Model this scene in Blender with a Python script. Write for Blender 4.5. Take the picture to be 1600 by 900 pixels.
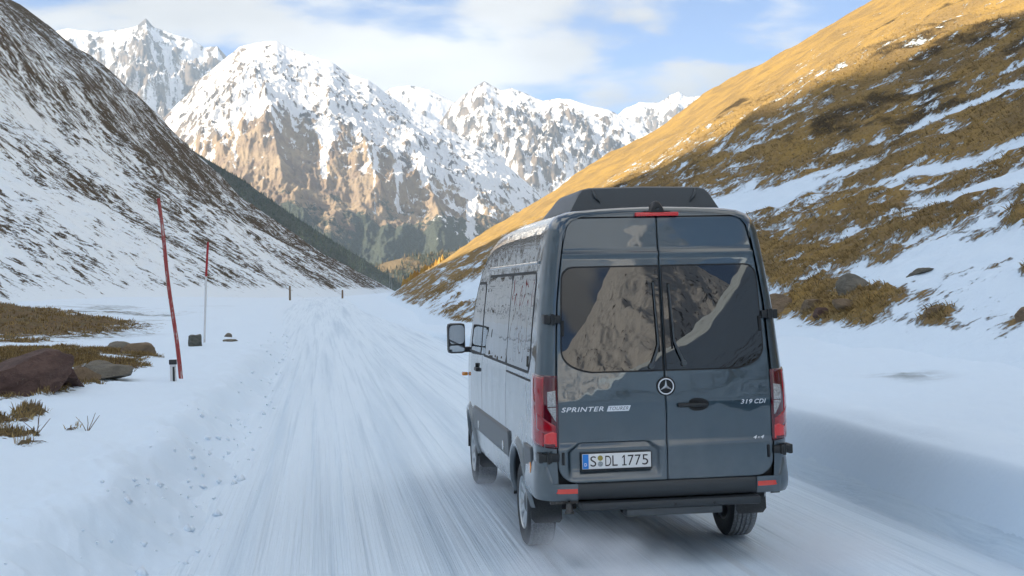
import bpy, bmesh, math, random
import numpy as np
from mathutils import Vector, Matrix

for _o in list(bpy.data.objects):
    bpy.data.objects.remove(_o)
scene = bpy.context.scene
COL = scene.collection
R = math.radians

# ------------------------------------------------------------------ camera
CAM = np.array([-2.575, -10.093, 2.134])
YAW, PITCH, ROLL = 0.1394, -0.0004, -0.0228
cam_data = bpy.data.cameras.new('camera')
cam_data.sensor_width = 36.0
cam_data.lens = 36.0 * 2131.0 / 1600.0
cam_data.clip_start = 0.1
cam_data.clip_end = 60000.0
cam = bpy.data.objects.new('camera', cam_data)
COL.objects.link(cam)
_fw = Vector((math.sin(YAW) * math.cos(PITCH), math.cos(YAW) * math.cos(PITCH), math.sin(PITCH)))
_r = Vector((math.cos(YAW), -math.sin(YAW), 0.0))
_u = _r.cross(_fw)
_r2 = _r * math.cos(ROLL) + _u * math.sin(ROLL)
_u2 = -_r * math.sin(ROLL) + _u * math.cos(ROLL)
_m = Matrix((_r2, _u2, -_fw)).transposed().to_4x4()
_m.translation = Vector(CAM)
cam.matrix_world = _m
scene.camera = cam

# ------------------------------------------------------------------ sun and sky
STRIKE = 0.0611                    # the valley runs 3.5 degrees right of the road
SUN_ELEV = R(30.0)
_back = R(20.0)                    # the sun stands to the left, a little behind
_sh = Vector((math.sin(STRIKE), math.cos(STRIKE), 0))
_lh = Vector((-math.cos(STRIKE), math.sin(STRIKE), 0))
SUN_DIR = ((_lh * math.cos(_back) - _sh * math.sin(_back)) * math.cos(SUN_ELEV) + Vector((0, 0, math.sin(SUN_ELEV)))).normalized()
sun_data = bpy.data.lights.new('sun', 'SUN')
sun_data.energy = 3.0
sun_data.angle = R(0.4)
sun_data.color = (1.0, 0.86, 0.66)
sun = bpy.data.objects.new('sun', sun_data)
COL.objects.link(sun)
sun.rotation_euler = SUN_DIR.to_track_quat('Z', 'Y').to_euler()

world = bpy.data.worlds.new('World')
scene.world = world
world.use_nodes = True
wt = world.node_tree
for n_ in list(wt.nodes):
    wt.nodes.remove(n_)


def wnode(t, **kw):
    n = wt.nodes.new(t)
    for k, v in kw.items():
        setattr(n, k, v)
    return n


def wmath(op, a, b=None, c=None):
    n = wnode('ShaderNodeMath', operation=op)
    for i, v in enumerate((a, b, c)):
        if v is None:
            continue
        if isinstance(v, (int, float)):
            n.inputs[i].default_value = v
        else:
            wt.links.new(v, n.inputs[i])
    return n.outputs[0]


w_out = wnode('ShaderNodeOutputWorld')
w_bg = wnode('ShaderNodeBackground')
SKY_STRENGTH = 0.050
w_bg.inputs['Strength'].default_value = SKY_STRENGTH
w_sky = wnode('ShaderNodeTexSky', sky_type='NISHITA')
w_sky.sun_disc = False
w_sky.sun_elevation = SUN_ELEV
w_sky.sun_rotation = math.atan2(SUN_DIR.x, SUN_DIR.y)
w_sky.altitude = 2600.0
w_sky.air_density = 0.70
w_sky.dust_density = 0.1
w_sky.ozone_density = 4.5
# a broken layer of cloud, the same all round the sky, laid out on a flat ceiling
w_tc = wnode('ShaderNodeTexCoord')
w_sep = wnode('ShaderNodeSeparateXYZ')
wt.links.new(w_tc.outputs['Generated'], w_sep.inputs[0])
zc = wmath('MAXIMUM', w_sep.outputs[2], 0.0)
zc = wmath('ADD', zc, 0.16)
w_cmb = wnode('ShaderNodeCombineXYZ')
wt.links.new(wmath('DIVIDE', w_sep.outputs[0], zc), w_cmb.inputs[0])
wt.links.new(wmath('DIVIDE', w_sep.outputs[1], zc), w_cmb.inputs[1])
w_map = wnode('ShaderNodeMapping')
w_map.inputs['Location'].default_value = (5.10, 8.74, 0.0)
wt.links.new(w_cmb.outputs[0], w_map.inputs[0])
w_n1 = wnode('ShaderNodeTexNoise')
w_n1.inputs['Scale'].default_value = 1.75
w_n1.inputs['Detail'].default_value = 9.0
w_n1.inputs['Roughness'].default_value = 0.52
w_n1.inputs['Distortion'].default_value = 0.25
wt.links.new(w_map.outputs[0], w_n1.inputs['Vector'])
w_cov = wnode('ShaderNodeMapRange', interpolation_type='SMOOTHSTEP')
w_cov.inputs[1].default_value = 0.445
w_cov.inputs[2].default_value = 0.57
wt.links.new(w_n1.outputs['Fac'], w_cov.inputs[0])
w_n2 = wnode('ShaderNodeTexNoise')
w_n2.inputs['Scale'].default_value = 0.9
w_n2.inputs['Detail'].default_value = 7.0
w_map2 = wnode('ShaderNodeMapping')
w_map2.inputs['Location'].default_value = (-0.8, 0.6, 2.0)
wt.links.new(w_map.outputs[0], w_map2.inputs[0])
wt.links.new(w_map2.outputs[0], w_n2.inputs['Vector'])
w_cr = wnode('ShaderNodeMix', data_type='RGBA')
w_cr.inputs[6].default_value = (13.2, 12.8, 12.1, 1)
w_cr.inputs[7].default_value = (7.3, 6.95, 6.5, 1)
w_sh = wnode('ShaderNodeMapRange')
w_sh.inputs[1].default_value = 0.36
w_sh.inputs[2].default_value = 0.62
wt.links.new(w_n2.outputs['Fac'], w_sh.inputs[0])
wt.links.new(w_sh.outputs[0], w_cr.inputs[0])
# a cloud deck is dimmer towards the horizon than overhead (CIE overcast law)
w_cie = wmath('MULTIPLY_ADD', wmath('MAXIMUM', w_sep.outputs[2], 0.0), 2.0 / 3.0, 1.0 / 3.0)
w_cl = wnode('ShaderNodeVectorMath', operation='SCALE')
wt.links.new(w_cr.outputs[2], w_cl.inputs[0])
wt.links.new(w_cie, w_cl.inputs['Scale'])
w_mix = wnode('ShaderNodeMix', data_type='RGBA')
wt.links.new(wmath('MULTIPLY', w_cov.outputs[0], 0.93), w_mix.inputs[0])
wt.links.new(w_sky.outputs[0], w_mix.inputs[6])
wt.links.new(w_cl.outputs[0], w_mix.inputs[7])
wt.links.new(w_mix.outputs[2], w_bg.inputs['Color'])
wt.links.new(w_bg.outputs[0], w_out.inputs['Surface'])

scene.view_settings.view_transform = 'Standard'
scene.view_settings.look = 'None'
scene.view_settings.gamma = 1.0
scene.view_settings.exposure = 1.95
scene.view_settings.use_curve_mapping = False
scene.render.engine = 'CYCLES'
scene.cycles.use_denoising = True
scene.cycles.max_bounces = 8
scene.cycles.volume_bounces = 2
scene.cycles.transparent_max_bounces = 12
scene.cycles.caustics_reflective = False
scene.cycles.caustics_refractive = False


# ------------------------------------------------------------------ helpers
def hash2(ix, iy, seed):
    h = (ix.astype(np.int64) * 374761393 + iy.astype(np.int64) * 668265263 + seed * 974634777) & 0xFFFFFFFF
    h = ((h ^ (h >> 13)) * 1274126177) & 0xFFFFFFFF
    return (h ^ (h >> 16)) & 0xFFFFFFFF


def pnoise(x, y, seed=0):
    """gradient noise, about -1..1"""
    x = np.asarray(x, float)
    y = np.asarray(y, float)
    x, y = np.broadcast_arrays(x, y)
    x0 = np.floor(x)
    y0 = np.floor(y)
    fx = x - x0
    fy = y - y0
    u = fx * fx * fx * (fx * (fx * 6 - 15) + 10)
    v = fy * fy * fy * (fy * (fy * 6 - 15) + 10)

    def g(ix, iy, dx, dy):
        a = hash2(ix, iy, seed) * (2 * math.pi / 4294967296.0)
        return np.cos(a) * dx + np.sin(a) * dy
    a = g(x0, y0, fx, fy)
    b = g(x0 + 1, y0, fx - 1, fy)
    c = g(x0, y0 + 1, fx, fy - 1)
    d = g(x0 + 1, y0 + 1, fx - 1, fy - 1)
    return ((a + (b - a) * u) * (1 - v) + (c + (d - c) * u) * v) * 1.5


def fbm(x, y, oct=5, seed=0, gain=0.5, lac=2.03):
    s = 0.0
    a = 1.0
    t = 0.0
    for i in range(oct):
        s = s + a * pnoise(x, y, seed + i * 17)
        t += a
        a *= gain
        x = x * lac + 13.7
        y = y * lac + 7.3
    return s / t * 1.6


def ridged(x, y, oct=6, seed=0, gain=0.52, lac=2.05):
    s = 0.0
    a = 1.0
    t = 0.0
    w = 1.0
    for i in range(oct):
        n = 1.0 - np.abs(pnoise(x, y, seed + i * 31)) * 1.25
        n = np.clip(n, 0, 1) ** 2
        s = s + a * n * w
        w = np.clip(n * 1.6, 0, 1)
        t += a
        a *= gain
        x = x * lac + 5.1
        y = y * lac + 9.7
    return s / t


def sstep(a, b, x):
    t = np.clip((np.asarray(x, float) - a) / (b - a), 0, 1)
    return t * t * (3 - 2 * t)


def interp(x, pts):
    p = np.array(pts, float)
    return np.interp(x, p[:, 0], p[:, 1])


def smooth_interp(x, pts):
    """monotone-ish cubic through the points"""
    p = np.array(pts, float)
    xs, ys = p[:, 0], p[:, 1]
    m = np.gradient(ys, xs)
    x = np.clip(np.asarray(x, float), xs[0], xs[-1])
    i = np.clip(np.searchsorted(xs, x) - 1, 0, len(xs) - 2)
    h = xs[i + 1] - xs[i]
    t = (x - xs[i]) / h
    return ((2 * t**3 - 3 * t**2 + 1) * ys[i] + (t**3 - 2 * t**2 + t) * h * m[i] + (-2 * t**3 + 3 * t**2) * ys[i + 1] + (t**3 - t**2) * h * m[i + 1])


def link(o, parent=None):
    COL.objects.link(o)
    if parent is not None:
        o.parent = parent
    return o


def tag(o, label=None, cat=None, group=None, kind=None):
    if label:
        o['label'] = label
    if cat:
        o['category'] = cat
    if group:
        o['group'] = group
    if kind:
        o['kind'] = kind
    return o


def mesh_obj(name, verts, faces, mat=None, parent=None, smooth=True):
    me = bpy.data.meshes.new(name)
    me.from_pydata([tuple(v) for v in verts], [], [tuple(f) for f in faces])
    if smooth:
        me.polygons.foreach_set('use_smooth', [True] * len(me.polygons))
    me.update()
    o = bpy.data.objects.new(name, me)
    if mat is not None:
        me.materials.append(mat)
    return link(o, parent)


def grid_obj(name, X, Y, Z, mat=None, parent=None, attrs=None, smooth=True, flip=False, wrap=False, keep=None):
    """X, Y, Z: arrays (rows, cols) -> one mesh object, fast path"""
    h, w = X.shape
    co = np.stack([X, Y, Z], -1).reshape(-1, 3).astype(np.float32)
    i = np.arange(h * w).reshape(h, w)
    if wrap:
        i = np.concatenate([i, i[:, :1]], 1)
    q = np.stack([i[:-1, :-1], i[:-1, 1:], i[1:, 1:], i[1:, :-1]], -1).reshape(-1, 4)
    if keep is not None:
        q = q[keep.reshape(-1)]
    if flip:
        q = q[:, ::-1]
    n = len(q)
    me = bpy.data.meshes.new(name)
    me.vertices.add(len(co))
    me.vertices.foreach_set('co', co.ravel())
    me.loops.add(n * 4)
    me.loops.foreach_set('vertex_index', q.ravel().astype(np.int32))
    me.polygons.add(n)
    me.polygons.foreach_set('loop_start', np.arange(0, n * 4, 4, dtype=np.int32))
    me.polygons.foreach_set('use_smooth', np.full(n, smooth))
    for k, v in (attrs or {}).items():
        a = me.attributes.new(k, 'FLOAT', 'POINT')
        a.data.foreach_set('value', np.asarray(v, np.float32).ravel())
    me.update(calc_edges=True)
    me.validate()
    o = bpy.data.objects.new(name, me)
    if mat is not None:
        me.materials.append(mat)
    return link(o, parent)


def soup_obj(name, co, tri, mat, parent=None, attrs=None, smooth=False):
    """co (n,3), tri (m,k) arrays -> mesh object"""
    k = tri.shape[1]
    n = len(tri)
    me = bpy.data.meshes.new(name)
    me.vertices.add(len(co))
    me.vertices.foreach_set('co', np.asarray(co, np.float32).ravel())
    me.loops.add(n * k)
    me.loops.foreach_set('vertex_index', tri.ravel().astype(np.int32))
    me.polygons.add(n)
    me.polygons.foreach_set('loop_start', np.arange(0, n * k, k, dtype=np.int32))
    me.polygons.foreach_set('use_smooth', np.full(n, smooth))
    for kk, v in (attrs or {}).items():
        a = me.attributes.new(kk, 'FLOAT', 'POINT')
        a.data.foreach_set('value', np.asarray(v, np.float32).ravel())
    me.update(calc_edges=True)
    o = bpy.data.objects.new(name, me)
    me.materials.append(mat)
    return link(o, parent)


class MB:
    """collects simple shapes into one mesh"""

    def __init__(self):
        self.v = []
        self.f = []

    def add(self, vs, fs):
        b = len(self.v)
        self.v += [tuple(p) for p in vs]
        self.f += [tuple(i + b for i in f) for f in fs]
        return self

    def box(self, x0, x1, y0, y1, z0, z1, bev=0.0):
        bm = bmesh.new()
        bmesh.ops.create_cube(bm, size=1.0)
        for v in bm.verts:
            v.co = Vector(((x0 + x1) / 2 + v.co.x * (x1 - x0), (y0 + y1) / 2 + v.co.y * (y1 - y0), (z0 + z1) / 2 + v.co.z * (z1 - z0)))
        if bev > 0:
            bmesh.ops.bevel(bm, geom=list(bm.edges), offset=bev, segments=2, affect='EDGES', profile=0.6)
        bm.verts.index_update()
        self.add([v.co.copy() for v in bm.verts], [[v.index for v in f.verts] for f in bm.faces])
        bm.free()
        return self

    def tube(self, pts, rad, n=8, cap=True):
        pts = [Vector(p) for p in pts]
        if isinstance(rad, (int, float)):
            rad = [rad] * len(pts)
        rings = []
        vs = []
        for i, p in enumerate(pts):
            d = (pts[min(i + 1, len(pts) - 1)] - pts[max(i - 1, 0)]).normalized()
            a = Vector((0, 0, 1)) if abs(d.z) < 0.9 else Vector((1, 0, 0))
            s = d.cross(a).normalized()
            t = s.cross(d)
            ring = []
            for k in range(n):
                an = 2 * math.pi * k / n
                ring.append(len(vs))
                vs.append(p + (s * math.cos(an) + t * math.sin(an)) * rad[i])
            rings.append(ring)
        fs = []
        for a, b in zip(rings[:-1], rings[1:]):
            for k in range(n):
                fs.append((a[k], a[(k + 1) % n], b[(k + 1) % n], b[k]))
        if cap:
            fs.append(tuple(rings[0][::-1]))
            fs.append(tuple(rings[-1]))
        return self.add(vs, fs)

    def lathe_x(self, prof, c=(0, 0, 0), n=48, close=False):
        """prof: (x, r) pairs turned about the X axis"""
        vs = []
        for x, r_ in prof:
            for k in range(n):
                a = 2 * math.pi * k / n
                vs.append((c[0] + x, c[1] + r_ * math.cos(a), c[2] + r_ * math.sin(a)))
        fs = []
        m = len(prof)
        for i in range(m if close else m - 1):
            j = (i + 1) % m
            for k in range(n):
                fs.append((i * n + k, j * n + k, j * n + (k + 1) % n, i * n + (k + 1) % n))
        return self.add(vs, fs)

    def build(self, name, mat, parent=None, smooth=False, bevel=0.0, auto=None):
        o = mesh_obj(name, self.v, self.f, mat, parent, smooth)
        if auto:
            sharp_by_angle(o, auto)
        return o


def sharp_by_angle(o, deg=35):
    bm = bmesh.new()
    bm.from_mesh(o.data)
    bmesh.ops.recalc_face_normals(bm, faces=bm.faces)
    for e in bm.edges:
        if len(e.link_faces) == 2 and e.calc_face_angle(0) > R(deg):
            e.smooth = False
    for f in bm.faces:
        f.smooth = True
    bm.to_mesh(o.data)
    bm.free()


# ------------------------------------------------------------------ materials
def new_mat(name):
    m = bpy.data.materials.new(name)
    m.use_nodes = True
    return m, m.node_tree, m.node_tree.nodes['Principled BSDF']


def simple(name, col, rough=0.5, metal=0.0, spec=0.5, coat=0.0, ior=1.5, bump=0.0, bscale=60.0, vary=0.0):
    m, t, b = new_mat(name)
    b.inputs['Base Color'].default_value = (*col, 1)
    b.inputs['Roughness'].default_value = rough
    b.inputs['Metallic'].default_value = metal
    b.inputs['Specular IOR Level'].default_value = spec
    b.inputs['IOR'].default_value = ior
    b.inputs['Coat Weight'].default_value = coat
    b.inputs['Coat Roughness'].default_value = 0.02
    if bump > 0 or vary > 0:
        tc = t.nodes.new('ShaderNodeTexCoord')
        n = t.nodes.new('ShaderNodeTexNoise')
        n.inputs['Scale'].default_value = bscale
        n.inputs['Detail'].default_value = 6
        t.links.new(tc.outputs['Object'], n.inputs['Vector'])
        if bump > 0:
            bp = t.nodes.new('ShaderNodeBump')
            bp.inputs['Strength'].default_value = bump
            bp.inputs['Distance'].default_value = 0.02
            t.links.new(n.outputs['Fac'], bp.inputs['Height'])
            t.links.new(bp.outputs[0], b.inputs['Normal'])
        if vary > 0:
            mr = t.nodes.new('ShaderNodeMapRange')
            mr.inputs[3].default_value = 1 - vary
            mr.inputs[4].default_value = 1 + vary
            mr.inputs[1].default_value = 0.3
            mr.inputs[2].default_value = 0.7
            t.links.new(n.outputs['Fac'], mr.inputs[0])
            hs = t.nodes.new('ShaderNodeHueSaturation')
            hs.inputs['Color'].default_value = (*col, 1)
            t.links.new(mr.outputs[0], hs.inputs['Value'])
            t.links.new(hs.outputs[0], b.inputs['Base Color'])
    return m


class NT:
    """small node-graph helper for the terrain materials"""

    def __init__(self, name):
        self.m, self.t, self.b = new_mat(name)
        self.tc = self.t.nodes.new('ShaderNodeTexCoord')

    def val(self, n, i, v):
        if isinstance(v, (int, float)):
            n.inputs[i].default_value = v
        elif isinstance(v, tuple):
            n.inputs[i].default_value = v if len(v) == 4 or n.inputs[i].type == 'VECTOR' else (*v, 1)
        else:
            self.t.links.new(v, n.inputs[i])

    def attr(self, k):
        n = self.t.nodes.new('ShaderNodeAttribute')
        n.attribute_name = k
        return n.outputs['Fac']

    def mapping(self, scale=(1, 1, 1), rot=(0, 0, 0), loc=(0, 0, 0)):
        n = self.t.nodes.new('ShaderNodeMapping')
        n.inputs['Scale'].default_value = scale
        n.inputs['Rotation'].default_value = rot
        n.inputs['Location'].default_value = loc
        self.t.links.new(self.tc.outputs['Object'], n.inputs[0])
        return n.outputs[0]

    def noise(self, scale, vec=None, detail=6, rough=0.55, dist=0.0):
        n = self.t.nodes.new('ShaderNodeTexNoise')
        n.inputs['Scale'].default_value = scale
        n.inputs['Detail'].default_value = detail
        n.inputs['Roughness'].default_value = rough
        n.inputs['Distortion'].default_value = dist
        self.t.links.new(vec if vec is not None else self.tc.outputs['Object'], n.inputs['Vector'])
        return n.outputs['Fac']

    def math(self, op, a, b=0.0, c=None):
        n = self.t.nodes.new('ShaderNodeMath')
        n.operation = op
        self.val(n, 0, a)
        self.val(n, 1, b)
        if c is not None:
            self.val(n, 2, c)
        return n.outputs[0]

    def rng(self, v, a, b, c=0.0, d=1.0, smooth=True):
        n = self.t.nodes.new('ShaderNodeMapRange')
        if smooth:
            n.interpolation_type = 'SMOOTHSTEP'
        for i, x in enumerate((v, a, b, c, d)):
            self.val(n, i, x)
        return n.outputs[0]

    def mix(self, f, a, b):
        n = self.t.nodes.new('ShaderNodeMix')
        n.data_type = 'RGBA'
        self.val(n, 0, f)
        self.val(n, 6, a)
        self.val(n, 7, b)
        return n.outputs[2]

    def bump(self, h, strength=0.5, dist=0.1, normal=None):
        n = self.t.nodes.new('ShaderNodeBump')
        n.inputs['Strength'].default_value = strength
        n.inputs['Distance'].default_value = dist
        self.t.links.new(h, n.inputs['Height'])
        if normal is not None:
            self.t.links.new(normal, n.inputs['Normal'])
        return n.outputs[0]

    def out(self, color=None, rough=None, normal=None, spec=None):
        if color is not None:
            self.val(self.b, self.b.inputs.find('Base Color'), color)
        if rough is not None:
            self.val(self.b, self.b.inputs.find('Roughness'), rough)
        if normal is not None:
            self.t.links.new(normal, self.b.inputs['Normal'])
        if spec is not None:
            self.b.inputs['Specular IOR Level'].default_value = spec
        return self.m

# ------------------------------------------------------------------ terrain materials
SNOW = (0.74, 0.87, 0.98)


def hill_material(name, grass_a, grass_b, rock, fine=2.2, heath_shade=None, lo=0.41, hi=0.58, stretch=(1, 1, 1), rot=(0, 0, 0), relief=0.35):
    g = NT(name)
    bare = g.attr('bare')
    v = g.mapping(stretch, rot)
    n1 = g.noise(fine, v, 8, 0.62)
    n2 = g.noise(fine * 0.23, v, 6, 0.6)
    n3 = g.noise(fine * 5.0, None, 5, 0.6)
    f = g.math('ADD', bare, g.math('MULTIPLY', g.math('SUBTRACT', n1, 0.5), 1.15))
    f = g.math('ADD', f, g.math('MULTIPLY', g.math('SUBTRACT', n3, 0.5), 0.75))
    mask = g.rng(f, lo, hi)
    ga = g.mix(g.rng(n2, 0.35, 0.65), grass_a, grass_b)
    ga = g.mix(g.rng(n3, 0.42, 0.72), ga, rock)
    if heath_shade:  # dark heath tone that also carries painted shade
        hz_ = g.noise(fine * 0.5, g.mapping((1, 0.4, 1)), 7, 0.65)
        ga = g.mix(g.rng(g.math('ADD', g.attr('heath_shade'), g.math('MULTIPLY', g.math('SUBTRACT', hz_, 0.5), 1.3)), 0.40, 0.62), ga, heath_shade)
    tint = g.rng(n3, 0.25, 0.7, 0.50, 1.30)
    hv = g.t.nodes.new('ShaderNodeHueSaturation')
    g.t.links.new(ga, hv.inputs['Color'])
    g.t.links.new(tint, hv.inputs['Value'])
    col = g.mix(mask, SNOW, hv.outputs[0])
    h = g.math('ADD', g.math('MULTIPLY', mask, g.math('ADD', 0.25, n3)), g.math('MULTIPLY', n1, 0.35))
    nb = g.bump(h, 0.8, relief)
    return g.out(col, 0.85, nb, 0.15)


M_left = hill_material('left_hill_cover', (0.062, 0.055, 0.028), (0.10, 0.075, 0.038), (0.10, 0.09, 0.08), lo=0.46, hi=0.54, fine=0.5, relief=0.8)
M_right = hill_material('right_hill_cover', (0.29, 0.20, 0.085), (0.46, 0.30, 0.09), (0.17, 0.125, 0.075), fine=1.3, relief=0.25, heath_shade=(0.075, 0.055, 0.030))

g = NT('snow_ground')
bare = g.attr('bare')
n1 = g.noise(1.4, None, 8, 0.6)
n2 = g.noise(9.0, None, 6, 0.65)
n3 = g.noise(0.5, g.mapping((1, 0.35, 1)), 5, 0.6)
f = g.math('ADD', bare, g.math('MULTIPLY', g.math('SUBTRACT', n1, 0.5), 0.7))
f = g.math('ADD', f, g.math('MULTIPLY', g.math('SUBTRACT', n2, 0.5), 0.55))
mask = g.rng(f, 0.46, 0.54)
earth = g.mix(g.rng(n2, 0.38, 0.66), (0.19, 0.125, 0.05), (0.07, 0.055, 0.035))
earth = g.mix(g.rng(n1, 0.5, 0.7), earth, (0.12, 0.11, 0.05))
ice = g.attr('ice')
snowc = g.mix(g.math('MULTIPLY', ice, g.rng(n1, 0.35, 0.6)), SNOW, (0.20, 0.24, 0.25))
col = g.mix(mask, snowc, earth)
nb = g.bump(g.math('ADD', g.math('MULTIPLY', mask, n2), g.math('MULTIPLY', n1, 0.25)), 0.55, 0.12)
nb = g.bump(n2, 0.12, 0.05, nb)
M_ground = g.out(col, 0.8, nb, 0.2)

g = NT('packed_snow')
st = g.noise(3.2, g.mapping((3.0, 0.018, 1)), 9, 0.68)
st2 = g.noise(9.0, g.mapping((3.4, 0.012, 1)), 4, 0.6)
lump = g.noise(2.5, None, 7, 0.6)
dirt = g.noise(0.9, g.mapping((1.6, 0.03, 1)), 6, 0.6)
col = g.mix(g.rng(dirt, 0.45, 0.75), (0.75, 0.88, 0.98), (0.58, 0.72, 0.84))
col = g.mix(g.rng(st, 0.50, 0.36, 0.0, 0.5), col, (0.50, 0.64, 0.76))
col = g.mix(g.math('MULTIPLY', g.attr('rut'), 0.5), col, (0.45, 0.47, 0.48))
nb = g.bump(g.math('ADD', st, g.math('MULTIPLY', st2, 0.45)), 0.60, 0.055)
nb = g.bump(lump, 0.22, 0.05, nb)
M_road = g.out(col, 0.62, nb, 0.3)


def far_material(name, grass_a, grass_b, rock_a, rock_b, scale=0.004, forest_col=(0.038, 0.046, 0.036)):
    g = NT(name)
    snow = g.attr('snow')
    forest = g.attr('forest')
    grass = g.attr('grass')
    n1 = g.noise(scale * 2.2, None, 10, 0.68)
    n2 = g.noise(scale * 12, None, 8, 0.68)
    n3 = g.noise(scale * 40, None, 4, 0.6)
    rock = g.mix(g.rng(n1, 0.38, 0.62), rock_a, rock_b)
    gr = g.mix(g.rng(n1, 0.36, 0.64), grass_a, grass_b)
    base = g.mix(g.rng(g.math('ADD', grass, g.math('MULTIPLY', g.math('SUBTRACT', n2, 0.5), 0.6)), 0.4, 0.6), rock, gr)
    fo = g.mix(g.rng(n3, 0.35, 0.65), forest_col, tuple(c * 2.1 for c in forest_col))
    ff = g.math('ADD', forest, g.math('MULTIPLY', g.math('SUBTRACT', n2, 0.5), 0.9))
    ff = g.rng(g.math('ADD', ff, g.math('MULTIPLY', g.math('SUBTRACT', n3, 0.5), 0.4)), 0.42, 0.58)
    base = g.mix(ff, base, fo)
    sf = g.math('ADD', snow, g.math('MULTIPLY', g.math('SUBTRACT', n2, 0.5), 0.55))
    sf = g.rng(g.math('ADD', sf, g.math('MULTIPLY', g.math('SUBTRACT', n3, 0.5), 0.3)), 0.42, 0.58)
    col = g.mix(sf, base, (0.84, 0.85, 0.86))
    hgt = g.math('ADD', g.math('MULTIPLY', n2, 1.0), g.math('MULTIPLY', g.math('MULTIPLY', n3, ff), 0.7))
    nb = g.bump(hgt, 0.75, 0.22 / scale * 0.25)
    return g.out(col, 0.9, nb, 0.1)


M_far = far_material('far_mountain_cover', (0.19, 0.14, 0.105), (0.34, 0.26, 0.17), (0.085, 0.08, 0.08), (0.20, 0.165, 0.135))
M_forest = far_material('forest_slope_cover', (0.20, 0.15, 0.08), (0.16, 0.12, 0.07), (0.12, 0.11, 0.10), (0.16, 0.13, 0.1), scale=0.008)


# ------------------------------------------------------------------ valley frame
_sa, _ca = math.sin(STRIKE), math.cos(STRIKE)


def sn_xy(s, n):
    """s along the valley from the camera, n to the right -> world x, y"""
    return CAM[0] + s * _sa + n * _ca, CAM[1] + s * _ca - n * _sa


def xy_sn(x, y):
    dx, dy = x - CAM[0], y - CAM[1]
    return dx * _sa + dy * _ca, dx * _ca - dy * _sa


ROAD_L, ROAD_R = -3.75, 2.42


def rise(y):
    """height of the road and plain along the road"""
    return 1.15 * sstep(15, 190, y) - 0.02 * np.maximum(0, y - 235) ** 1.35 * 0.35


def road_c(y):
    return -1.2 * sstep(25, 110, y) * 1.5


def toe_right(s):
    return 8.4 - 7.6 * sstep(32, 78, s) - 3.0 * sstep(80, 160, s)


def toe_left(s):
    return -40.0 + 4.0 * sstep(60, 200, s) + 27.0 * sstep(150, 800, s) + 2.0 * np.sin(s / 40.0)


def ground_parts(x, y):
    d = x - road_c(y)
    rz = rise(y)
    wob = 0.16 * fbm(y * 0.55, y * 0.0 + 3.1, 4, 5) * 2.0
    wobr = 0.06 * fbm(y * 0.4, y * 0.0 + 8.1, 3, 15)
    far = sstep(60, 20, y)                     # banks fade along the road
    # left shoulder
    lt = ROAD_L - d + wob
    left = (0.10 + 0.38 * far) * sstep(0.0, 0.85, lt) + 0.045 * far * np.maximum(0, np.minimum(lt - 0.8, 8.0))
    crumb = sstep(-0.15, 0.35, lt) * sstep(2.2, 0.5, lt)
    left = left + crumb * far * (0.075 * fbm(x * 1.6, y * 0.9, 5, 21) + 0.02 * fbm(x * 7, y * 6, 3, 22))
    # right shoulder: cut bank and bench
    rt = d - ROAD_R + wobr
    right = (0.06 + 0.58 * far) * np.sqrt(sstep(-0.02, 0.24, rt)) + 0.10 * far * np.exp(-((rt - 0.55) / 0.4) ** 2) + 0.055 * np.clip(rt - 0.3, 0, 9)
    right = right + sstep(0.2, 0.6, rt) * sstep(2.5, 0.6, rt) * far * 0.05 * fbm(x * 1.2, y * 0.5, 4, 31)
    z = rz + left + right
    out = sstep(0.3, 3, lt) + sstep(0.3, 2, rt)
    z = z + out * (0.10 * fbm(x * 0.30, y * 0.18, 5, 41) + 0.03 * fbm(x * 1.4, y * 1.0, 4, 43) + 0.012 * fbm(x * 5.0, y * 3.4, 4, 47, gain=0.6))
    z = z + sstep(4, 30, lt) * 0.9 * sstep(20, 90, y)
    return z, lt, rt, out


BARE_SPOTS = [  # x, y, radius across, radius along, amount : earth and tussocks showing through the snow
    (-18.5, 62, 7.5, 20, 1.0), (-26, 78, 9, 22, 1.0), (-9.1, 21.9, 1.9, 2.7, 1.1), (-10.6, 21.3, 2.0, 3.0, 1.1), (-7.2, 21.6, 1.0, 1.5, 0.9), (-6.9, 23.6, 0.55, 1.2, 0.7),
    (-8.4, 28.2, 1.3, 2.6, 0.75), (-7.6, 14.3, 1.3, 1.5, 0.85), (-8.6, 12.5, 1.4, 2.2, 1.0), (-6.9, 12.6, 0.45, 1.0, 0.8), (-6.5, 9.2, 0.42, 1.1, 0.75), (-5.7, 5.3, 0.2, 0.6, 0.62),
    (-6.2, 6.4, 0.35, 0.8, 0.7), (-5.75, 7.1, 0.2, 0.5, 0.6), (-6.8, 7.6, 0.5, 0.9, 0.75), (-6.95, 17.0, 0.8, 1.5, 0.7), (-14.5, 40, 3.5, 8, 0.75), (-10.5, 30, 2.0, 4.0, 0.7),
]


def bare_ground(x, y):
    b = np.zeros_like(x)
    wx = x + 0.35 * fbm(x * 0.9, y * 0.6, 4, 51) * (1 + np.maximum(0, y) / 30)
    wy = y + 0.8 * fbm(x * 0.7, y * 0.5, 4, 53) * (1 + np.maximum(0, y) / 30)
    for cx, cy, rx, ry, a in BARE_SPOTS:
        q = ((wx - cx) / rx) ** 2 + ((wy - cy) / ry) ** 2
        b = np.maximum(b, 0.92 * a * np.exp(-q * 0.85))
    far = sstep(-7, -14, x) * sstep(18, 40, y) * sstep(190, 90, y)
    b = np.maximum(b, far * (0.28 + 0.32 * fbm(x * 0.16, y * 0.045, 5, 57)))
    return b


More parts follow.
